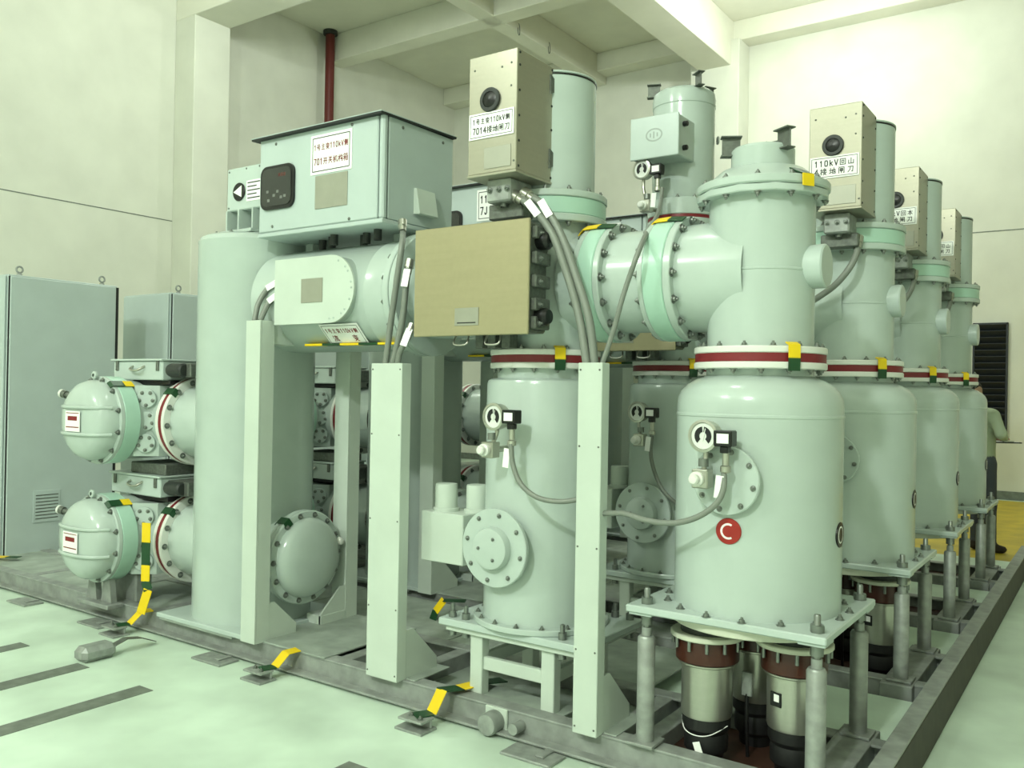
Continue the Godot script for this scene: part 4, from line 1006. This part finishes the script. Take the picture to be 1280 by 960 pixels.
# ---------------------------------------------------------------- loose cables, straps, floor pads
func cable(label: String, pts: Array, r: float, tags: Array, lug := true) -> void:
	var o: Vector3 = pts[0]
	var t := thing("flexible_conduit", label, "cable", o, "grey flexible conduits")
	var q := []
	for p in pts: q.append(p - o)
	hose("conduit", M.hose, t, q, r, 10)
	if lug:
		cyl("end_fitting", M.chrome, t, [P(0, -0.02), P(r * 1.5, -0.02), P(r * 1.5, 0.02), P(r * 1.15, 0.022), P(r * 1.15, 0.05)], along(q[1] - q[0], Vector3.ZERO), 14)
	for g in tags:
		var i: int = g[0]
		var d: Vector3 = (q[i + 1] - q[i]).normalized()
		var c: Vector3 = q[i].lerp(q[i + 1], g[1])
		var f := V(0.45, 0, 1).normalized()
		var x := d.cross(f).normalized()
		bx("cable_tag", M.label, t, V(-0.017, -0.045, 0), V(0.017, 0.045, 0.002), 0.0005, Transform3D(Basis(x, d, x.cross(d)), c + f * (r + 0.003)))
func loose_cables() -> void:
	cable("grey conduit with white tag curving down from the front drive box, outer one", [V(-2.229, 2.407, -3.200), V(-2.140, 2.353, -3.190), V(-2.029, 2.223, -3.190), V(-1.959, 2.054, -3.200), V(-1.898, 1.864, -3.210), V(-1.858, 1.665, -3.210)], 0.018, [[1, 0.1]])
	cable("grey conduit with white tag curving down from the front drive box, inner one", [V(-2.187, 2.417, -3.220), V(-2.086, 2.351, -3.210), V(-1.993, 2.213, -3.210), V(-1.920, 2.037, -3.215), V(-1.856, 1.854, -3.220), V(-1.828, 1.665, -3.225)], 0.018, [[1, 0.1]])
	cable("grey cable slanting from the voltage transformer gauge down to the narrow trunking post", [V(-2.228, 2.744, -4.700), V(-2.189, 2.641, -4.600), V(-1.924, 2.429, -4.000), V(-1.633, 2.173, -3.270), V(-1.675, 1.968, -3.200), V(-1.728, 1.803, -3.205), V(-1.781, 1.665, -3.210)], 0.011, [], false)
	cable("grey conduit from the front control cabinet into the wide trunking post", [V(-3.04, 2.385, -3.35), V(-3.01, 2.32, -3.32), V(-2.90, 2.25, -3.195), V(-2.912, 2.091, -3.180), V(-2.958, 1.878, -3.190), V(-2.994, 1.665, -3.195)], 0.016, [])
	cable("grey conduit with high white tag beside the brass cover", [V(-2.853, 2.149, -3.200), V(-2.853, 2.069, -3.180), V(-2.875, 1.875, -3.180), V(-2.946, 1.665, -3.195)], 0.016, [[0, 0.9]])
	cable("short grey conduit with low white tag beside the brass cover", [V(-2.835, 1.837, -3.200), V(-2.846, 1.778, -3.180), V(-2.896, 1.720, -3.190), V(-2.919, 1.665, -3.200)], 0.015, [[0, 0.8]])
	cable("dark conduit looping from the rounded terminal cover, upper one", [V(-3.89, 2.13, -3.28), V(-3.97, 2.09, -3.26), V(-4.00, 2.0, -3.22), V(-3.99, 1.905, -3.19)], 0.016, [[0, 0.5]])
	cable("dark conduit looping from the rounded terminal cover, lower one", [V(-3.89, 2.06, -3.28), V(-3.94, 2.015, -3.25), V(-3.945, 1.904, -3.19)], 0.016, [[0, 0.4]])
	cable("grey gauge cable sagging across the front cable tank", [V(-1.218, 1.259, -3.140), V(-1.216, 1.188, -3.130), V(-1.245, 1.127, -3.120), V(-1.324, 1.072, -3.120), V(-1.426, 1.042, -3.130), V(-1.545, 1.040, -3.150), V(-1.653, 1.052, -3.180), V(-1.762, 1.039, -3.210)], 0.0115, [], false)
	cable("grey gauge cable curving over the front support tank", [V(-2.197, 1.308, -3.150), V(-2.186, 1.221, -3.150), V(-2.142, 1.137, -3.150), V(-2.060, 1.084, -3.160), V(-1.965, 1.072, -3.190), V(-1.888, 1.086, -3.220)], 0.0115, [], false)
	cable("dark gauge cable on the support tank of the second bay", [V(-2.251, 1.29, -4.66), V(-2.25, 1.15, -4.66), V(-2.18, 0.98, -4.67), V(-2.05, 0.88, -4.7), V(-1.88, 0.85, -4.72)], 0.0115, [], false)
	for k in range(1, 4):
		var o := V(0, 0, -PITCH * (k - 1))
		cable("dark conduit hanging below the drive box of the " + BAY[k], [V(-1.142, 2.360, -4.780) + o, V(-1.142, 2.293, -4.750) + o, V(-1.170, 2.208, -4.720) + o, V(-1.249, 2.117, -4.720) + o, V(-1.361, 2.048, -4.740) + o], 0.017, [])
func floor_bits() -> void:
	var wh := ["below the busbar covers", "beside the pale support column", "below the wide trunking post"]
	var i := 0
	for x: float in [-5.04, -3.69, -2.60]:
		var t := thing("earthing_pad", "small grey earthing bracket on the floor " + wh[i], "bracket", V(x, 0, -3.03), "earthing brackets on the floor")
		bx("foot", M.galv, t, V(-0.09, 0, -0.05), V(0.07, 0.012, 0.06), 0.002)
		bx("web", M.galv, t, V(-0.07, 0.012, -0.03), V(0.06, 0.05, -0.018), 0.002)
		bx("top", M.galv, t, V(-0.08, 0.045, -0.04), V(0.06, 0.056, 0.05), 0.002)
		bolt(t, V(-0.04, 0.056, 0.0), V(0, 1, 0), 0.010)
		bolt(t, V(0.03, 0.056, 0.02), V(0, 1, 0), 0.010)
		var e := thing("floor_earthing_strap", "yellow and green earthing strap over the base rail " + wh[i], "strap", V(x, 0, -3.03), "floor earthing straps")
		if i == 2: strap(e, [V(-0.02, 0.058, 0.0), V(0.02, 0.06, -0.07), V(0.03, 0.15, -0.13), V(0.05, 0.135, -0.24), V(0.09, 0.135, -0.37), V(0.13, 0.125, -0.48)], V(1, 0, 0.3), 0.075, "gygyg", "")
		else: strap(e, [V(0.0, 0.058, 0.0), V(0.03, 0.06, -0.07), V(0.04, 0.12, -0.135), V(0.06, 0.125, -0.20)], V(1, 0, 0.2), 0.075, "gyy", "")
		i += 1
	i = 0
	for a in [[-6.25, -3.09], [-5.35, -3.10], [-4.15, -3.10], [-2.02, -3.11], [-7.0, -3.09]]:
		var t := thing("floor_anchor_plate", "flat grey anchor plate along the base rail, " + ["third from the photo's left edge", "fourth one, below the busbar", "beside the tall tank", "next to the round lug", "at the photo's left edge"][i], "plate", V(a[0], 0, a[1]), "anchor plates along the rail")
		bx("plate", M.galv, t, V(-0.13, 0, -0.06), V(0.12, 0.012, 0.075), 0.003)
		bx("weld_tab", M.rail, t, V(0.02, 0.012, -0.06), V(0.06, 0.02, 0.03), 0.003)
		i += 1
	var s := thing("conduit_stub", "short taped grey conduit stub with dark strap lying on the floor", "conduit", V(-4.69, 0, -2.70))
	bx("sleeve", M.galv, s, V(-0.06, 0.0, -0.10), V(0.06, 0.085, 0.10), 0.025)
	strap(s, [V(0.0, 0.05, -0.10), V(0.0, 0.075, -0.18), V(0.0, 0.06, -0.27), V(0.0, 0.02, -0.36)], V(1, 0, 0), 0.05, "ggg")
	for c in s.get_node("earthing_strap").get_children(): c.material_override = M.cast
	var e := thing("bus_earthing_strap", "upright yellow and green earthing strap below the lower busbar ports", "strap", V(-4.96, 0.116, -3.17))
	strap(e, [V(0.0, 0.56, 0), V(0.0, 0.44, 0), V(0.0, 0.30, 0), V(0.0, 0.20, 0), V(0.03, 0.15, 0), V(-0.01, 0.005, 0.02)], V(1, 0, -0.4), 0.06, "ygygy", "")
	e = thing("deck_earthing_strap", "short yellow earthing strap on the rail at the photo's left edge", "strap", V(-7.35, 0.116, -3.40))
	strap(e, [V(-0.1, 0.01, 0.0), V(0.06, 0.02, -0.05), V(0.14, 0.02, -0.1)], V(0.3, 0, 1), 0.07, "yg", "")
	e = thing("deck_earthing_strap", "yellow and dark green earthing strap between the bays beside the support tank", "strap", V(-3.56, 0.0, -4.35))
	strap(e, [V(-0.02, 0.0, 0.1), V(0.0, 0.13, 0.05), V(0.04, 0.20, 0.02), V(0.16, 0.20, -0.05)], V(1, 0, 0.3), 0.07, "gyg", "")
	# edge beam along the aisle and light plates between it and the bays
	var kb := thing("edge_beam", "long steel edge beam with dark outer face along the aisle beside the cable tanks", "beam", V(-0.69, 0, -6.0))
	bx("web", M.edge, kb, V(-0.01, 0.0, -3.2), V(0.025, 0.195, 2.87), 0.004)  # web coloured darker and browner than the top flange
	bx("top_flange", M.rail, kb, V(-0.05, 0.195, -3.2), V(0.025, 0.207, 2.87), 0.003)
	for k in 3:
		var t := thing("gap_deck", "grey steel deck between " + ["the front and second bays", "the second and third bays", "the third and rearmost bays"][k] + ", left of the cable tanks", "deck", V(-5.0, 0.0, Z0 - PITCH * k - 0.75), "steel decks between the bays")
		for j in 5: bx("deck_panel", M.deck, t, V(-3.4 + j * 1.3, 0.07, -0.345), V(-2.11 + j * 1.3, 0.08, 0.345), 0.002)
		for j in 4: bx("bearer", M.rail, t, V(-3.2 + j * 2.0, 0.0, -0.34), V(-3.1 + j * 2.0, 0.07, 0.34), 0.002)
	for k in 4:
		var t := thing("gap_plate", "pale green cover plate between " + ["the front and second bays", "the second and third bays", "the third and rearmost bays", "the rearmost bay and the walkway"][k], "plate", V(-1.2, 0.0, Z0 - PITCH * k - 0.75), "cover plates between the bays")
		bx("plate", M.floor, t, V(-0.6, 0.05, -0.32), V(0.44, 0.06, 0.32), 0.002)
		bx("bearer", M.rail, t, V(-0.6, 0.0, -0.1), V(0.44, 0.05, 0.1), 0.002)

# ---------------------------------------------------------------- the person behind the last tank
func figure_mesh(bones: Array, h: float, blend: float) -> MB:
	var lo := V(1e9, 1e9, 1e9)
	var hi := -lo
	for b in bones:
		var r: float = maxf(b[2], b[3]) + h * 2.0
		for p in [b[0], b[1]]:
			lo = lo.min(p - V(r, r, r)); hi = hi.max(p + V(r, r, r))
	var nx := int((hi.x - lo.x) / h) + 2
	var ny := int((hi.y - lo.y) / h) + 2
	var nz := int((hi.z - lo.z) / h) + 2
	var f := PackedFloat32Array()
	f.resize(nx * ny * nz); f.fill(1.0)
	for b in bones:
		var pa: Vector3 = b[0]
		var pb: Vector3 = b[1]
		var ra: float = b[2]
		var rb: float = b[3]
		var rm := maxf(ra, rb) + h * 3.0
		var l0 := ((pa.min(pb) - V(rm, rm, rm) - lo) / h).floor()
		var l1 := ((pa.max(pb) + V(rm, rm, rm) - lo) / h).ceil()
		var ab := pb - pa
		var q := ab.length_squared()
		for z in range(maxi(0, int(l0.z)), mini(nz, int(l1.z) + 1)):
			for y in range(maxi(0, int(l0.y)), mini(ny, int(l1.y) + 1)):
				for x in range(maxi(0, int(l0.x)), mini(nx, int(l1.x) + 1)):
					var p := lo + V(x, y, z) * h
					var t := clampf((p - pa).dot(ab) / q, 0.0, 1.0)
					var d := p.distance_to(pa + ab * t) - lerpf(ra, rb, t)
					var i := (z * ny + y) * nx + x
					var o := f[i]
					var k := clampf(0.5 + 0.5 * (o - d) / blend, 0.0, 1.0)
					f[i] = lerpf(o, d, k) - blend * k * (1.0 - k)
	var vid := {}
	var vp := PackedVector3Array()
	for z in nz - 1:
		for y in ny - 1:
			for x in nx - 1:
				var base := (z * ny + y) * nx + x
				if absf(f[base]) > h * 2.5: continue
				var s := V(0, 0, 0)
				var c := 0
				for e in [[0, 0, 0, 1, 0, 0], [0, 1, 0, 1, 1, 0], [0, 0, 1, 1, 0, 1], [0, 1, 1, 1, 1, 1], [0, 0, 0, 0, 1, 0], [1, 0, 0, 1, 1, 0], [0, 0, 1, 0, 1, 1], [1, 0, 1, 1, 1, 1], [0, 0, 0, 0, 0, 1], [1, 0, 0, 1, 0, 1], [0, 1, 0, 0, 1, 1], [1, 1, 0, 1, 1, 1]]:
					var a := f[base + (e[2] * ny + e[1]) * nx + e[0]]
					var b := f[base + (e[5] * ny + e[4]) * nx + e[3]]
					if (a < 0.0) != (b < 0.0):
						s += V(e[0], e[1], e[2]).lerp(V(e[3], e[4], e[5]), a / (a - b)); c += 1
				if c > 0:
					vid[base] = vp.size()
					vp.append(lo + (V(x, y, z) + s / c) * h)
	var out := MB.new()
	var nn := PackedVector3Array()
	nn.resize(vp.size())
	var quads := []
	for z in range(1, nz - 1):
		for y in range(1, ny - 1):
			for x in range(1, nx - 1):
				var i := (z * ny + y) * nx + x
				if absf(f[i]) > h * 2.5: continue
				for ax in 3:
					var st: int = [1, nx, nx * ny][ax]
					var u: int = [nx, nx * ny, 1][ax]
					var w: int = [nx * ny, 1, nx][ax]
					if (f[i] < 0.0) == (f[i + st] < 0.0): continue
					var ids := [i, i - u, i - u - w, i - w]
					var ok := true
					for q in ids: ok = ok and vid.has(q)
					if not ok: continue
					var q4 := [vid[ids[0]], vid[ids[1]], vid[ids[2]], vid[ids[3]]]
					if f[i] > 0.0: q4.reverse()
					quads.append(q4)
					var fn := (vp[q4[2]] - vp[q4[0]]).cross(vp[q4[3]] - vp[q4[1]])
					for q in q4: nn[q] += fn
	for q in quads:
		for t in [[0, 1, 2], [0, 2, 3]]:
			out.tri(vp[q[t[0]]], vp[q[t[1]]], vp[q[t[2]]], nn[q[t[0]]].normalized(), nn[q[t[1]]].normalized(), nn[q[t[2]]].normalized())
	return out
func person() -> void:
	var t := thing("person", "person in grey-green work shirt and dark trousers writing on a clipboard behind the last tank", "person", V(-1.12, 0.0, -9.93))
	var o := V(-1.12, 0.0, -9.93)
	var J := func(x: float, y: float, z: float) -> Vector3: return V(x, y, z) - o
	var shirt := Color(0.36, 0.42, 0.30)
	var cloth := Color(0.055, 0.065, 0.085)
	var skin := Color(0.42, 0.27, 0.19)
	var shoe := Color(0.03, 0.022, 0.016)
	var hair := Color(0.012, 0.011, 0.01)
	var bones := [
		[J.call(-1.17, 0.98, -9.95), J.call(-1.17, 1.30, -9.95), 0.135, 0.145, shirt], [J.call(-1.24, 1.36, -10.02), J.call(-1.09, 1.36, -9.87), 0.085, 0.085, shirt],
		[J.call(-1.18, 1.36, -9.95), J.call(-1.225, 1.49, -9.98), 0.06, 0.05, skin],
		[J.call(-1.045, 1.37, -9.83), J.call(-0.975, 1.19, -9.82), 0.062, 0.05, shirt], [J.call(-0.975, 1.19, -9.82), J.call(-0.965, 1.145, -10.02), 0.05, 0.038, shirt],
		[J.call(-1.29, 1.37, -10.08), J.call(-1.29, 1.16, -10.17), 0.062, 0.05, shirt], [J.call(-1.29, 1.16, -10.17), J.call(-1.10, 1.13, -10.24), 0.05, 0.038, shirt],
		[J.call(-1.18, 0.93, -9.96), J.call(-1.16, 0.88, -9.94), 0.14, 0.135, cloth],
		[J.call(-1.105, 0.88, -9.89), J.call(-1.075, 0.48, -9.87), 0.092, 0.066, cloth], [J.call(-1.075, 0.48, -9.87), J.call(-1.06, 0.10, -9.90), 0.066, 0.05, cloth],
		[J.call(-1.225, 0.88, -10.01), J.call(-1.20, 0.48, -10.03), 0.092, 0.066, cloth], [J.call(-1.20, 0.48, -10.03), J.call(-1.21, 0.10, -10.02), 0.066, 0.05, cloth],
		[J.call(-1.075, 0.055, -9.89), J.call(-0.955, 0.04, -9.93), 0.05, 0.036, shoe], [J.call(-1.22, 0.055, -10.0), J.call(-1.12, 0.04, -10.08), 0.05, 0.036, shoe]]
	var b := figure_mesh(bones, 0.018, 0.03)
	# the head and the hands on finer grids
	var hc := V(-1.25, 1.575, -10.0)
	var fwd := V(0.66, -0.28, -0.70).normalized()
	var rt := V(0.7, 0, 0.7)
	var up := rt.cross(fwd).normalized()
	if up.y < 0: up = -up
	var hd := [[hc - up * 0.02 - fwd * 0.015, hc + up * 0.035 - fwd * 0.015, 0.08, 0.088, skin], [hc - up * 0.09 + fwd * 0.03, hc + fwd * 0.04, 0.042, 0.06, skin],
		[hc + fwd * 0.095 - up * 0.005, hc + fwd * 0.112 - up * 0.03, 0.012, 0.016, skin], [hc + rt * 0.082 - up * 0.02, hc + rt * 0.085 + up * 0.02, 0.014, 0.016, skin], [hc - rt * 0.082 - up * 0.02, hc - rt * 0.085 + up * 0.02, 0.014, 0.016, skin],
		[hc - up * 0.12 - fwd * 0.03, hc - up * 0.03 - fwd * 0.02, 0.05, 0.055, skin], [hc + fwd * 0.088 - up * 0.055 - rt * 0.02, hc + fwd * 0.088 - up * 0.055 + rt * 0.02, 0.008, 0.008, Color(0.3, 0.13, 0.1)]]
	for q in hd: q[0] -= o; q[1] -= o
	var hb := figure_mesh(hd, 0.009, 0.018)
	var hands := []
	for s in [[V(-0.965, 1.145, -10.03), V(-0.15, -0.1, -0.98)], [V(-1.09, 1.13, -10.245), V(0.95, 0.0, 0.1)]]:
		var w: Vector3 = s[0] - o
		var d: Vector3 = s[1].normalized()
		var sd := d.cross(V(0, 1, 0)).normalized()
		hands.append([w, w + d * 0.07, 0.026, 0.03, skin])
		for k in 4:
			var root := w + d * 0.075 + sd * (k - 1.5) * 0.018
			var mid := root + d * (0.035 - absf(k - 1.2) * 0.004) - V(0, 0.008, 0)
			hands.append([root, mid, 0.009, 0.0085, skin]); hands.append([mid, mid + d * 0.025 - V(0, 0.02, 0), 0.0085, 0.007, skin])
		hands.append([w + d * 0.03 + sd * 0.025, w + d * 0.065 + sd * 0.045 - V(0, 0.01, 0), 0.011, 0.009, skin])
	var nb := figure_mesh(hands, 0.006, 0.006)
	for m in [[b, bones], [hb, hd], [nb, hands]]:
		var g: MB = m[0]
		for i in g.v.size():
			var best := 1e9
			var col := shirt
			for q in m[1]:
				var ab: Vector3 = q[1] - q[0]
				var tt := clampf((g.v[i] - q[0]).dot(ab) / ab.length_squared(), 0, 1)
				var d: float = g.v[i].distance_to(q[0] + ab * tt) - lerpf(q[2], q[3], tt)
				if d < best: best = d; col = q[4]
			g.c.append(col)
	for g in [hb, nb]:
		b.v.append_array(g.v); b.n.append_array(g.n); b.c.append_array(g.c)
	part(b, "body", M.figure, t)
	var hr := [[hc + up * 0.05 - fwd * 0.03 - o, hc + up * 0.0 - fwd * 0.05 - o, 0.082, 0.075], [hc + up * 0.07 + fwd * 0.02 - o, hc + up * 0.06 + fwd * 0.05 - o, 0.06, 0.04]]
	var hm := mat("hair", hair.linear_to_srgb(), 0.7)
	part(figure_mesh(hr, 0.012, 0.03), "hair", hm, t)
	for s: float in [-1.0, 1.0]: cyl("eye", M.ink, t, [P(0.007, 0), P(0.005, 0.003), P(0, 0.004)], along(fwd, hc - o + fwd * 0.094 + rt * s * 0.032 + up * 0.012), 10)
	var cb := thing("clipboard", "black clipboard held by the person behind the last tank", "clipboard", V(-0.99, 1.10, -10.12))
	var cx := Transform3D(Basis(V(0, 1, 0), 0.5), Vector3.ZERO)
	bx("board", M.black, cb, V(-0.12, -0.006, -0.15), V(0.12, 0.006, 0.15), 0.002, cx)
	bx("paper", M.label, cb, V(-0.105, 0.006, -0.13), V(0.105, 0.0075, 0.12), 0.0, cx)
	bx("clip", M.chrome, cb, V(-0.05, 0.006, 0.11), V(0.05, 0.018, 0.14), 0.003, cx)

func _ready() -> void:
	rng.seed = 5
	make_materials()
	setup()
	MESH["bolt"] = bolt_mesh()
	MESH["screw"] = screw_mesh()
	hall()
	for k in 4: base_frame(k)
	for k in 4: supply_cabinet(k)
	for k in 4: breaker_tank(k)
	for k in 4: transformer_tube(k)
	for k in 4: support_tank(k)
	for k in 4: cable_tank(k)
	for k in 4: control_cabinet(k, [["1号主变110kV侧", "701开关机构箱"], ["110kV 侧", "7J1 开关"], ["110kV", "7 开关"], ["110kV", "7 开关"]][k])
	tee_enclosure()
	disconnector(0, -2.27, 0, true, "round disconnector body with tall grey tube behind the brass cover in the front bay")
	disconnector(1, -2.27, 0, false, "round disconnector body under the voltage transformer in the second bay")
	disconnector(2, -2.27, 0, false, "round disconnector body of the third bay, hidden behind")
	disconnector(3, -2.27, 0, false, "round disconnector body of the rearmost bay, hidden behind")
	for k in range(1, 4): disconnector(k, -1.235, 1, true, "tall grey disconnector column above the cable tank of the " + BAY[k])
	drive_box(0, -2.295, ["1号主变110kV侧", "7014接地闸刀"], "tall stainless drive box with black viewport, left of the voltage transformer")
	drive_box(1, -1.22, ["110kV回山", "4接地闸刀"], "stainless drive box with dark viewport, nearest of the three in the right-hand row")
	drive_box(2, -1.22, ["110kV回本", "4接地闸刀"], "stainless drive box in the middle of the right-hand row")
	drive_box(3, -1.22, ["110kV回山", "4接地闸刀"], "stainless drive box at the far end of the right-hand row")
	for k in 4: mechanism_cabinet(k)
	for k in 4: link_tube(k, "short horizontal tube between two mint rings, " + BAY[k])
	voltage_transformer()
	for k in 2: relay_box(k)
	for k in 4:
		for up in 2:
			bus_chamber(k, up)
			if k < 2: bus_drive_box(k, up)
	for up in 2: bus_end_cover(up)
	position_indicator()
	for k in 2:
		cable_termination(k, -1.385, 0.14, 0)
		cable_termination(k, -1.055, 0.06, 1)
		cable_termination(k, -1.29, -0.18, 2)
	for k in 4: tube_support(k)
	for k in 4:
		trunking_post(k, -2.97, 0.205, 1.55, 0.07, "pale wide trunking post in front of the " + ["front bay", "second bay", "third bay", "rearmost bay"][k])
		trunking_post(k, -1.82, 0.115, 1.55, 0.065, "pale narrow trunking post beside the cable tank of the " + BAY[k])
	gauge("round pressure gauge with black plug on the front cable tank", V(-1.24, 1.215, -3.20), V(-0.059, 0.169, 0.06), V(-0.063, 0.008, 0.06), V(0.026, 0.164, 0.06))
	gauge("round pressure gauge with black plug on the front support tank", V(-2.29, 1.29, -3.28), V(-0.007, 0.134, 0.12), V(-0.026, -0.014, 0.12), V(0.088, 0.137, 0.12))
	gauge("pressure gauge in shade on the support tank of the second bay", V(-2.31, 1.28, -4.78), V(-0.035, 0.146, 0.12), V(-0.016, -0.018, 0.12), V(0.059, 0.144, 0.12))
	gauge("pressure gauge below the terminal box of the voltage transformer", V(-2.32, 2.68, -4.84), V(-0.05, 0.195, 0.12), V(-0.02, -0.029, 0.12), V(0.049, 0.182, 0.12))
	for k in range(1, 4): gauge("pressure gauge on the shaded cable tank of the " + BAY[k], V(-1.24, 1.215, -3.20 - PITCH * k), V(-0.059, 0.169, 0.06), V(-0.063, 0.008, 0.06), V(0.026, 0.164, 0.06))
	loose_cables()
	floor_bits()
	person()
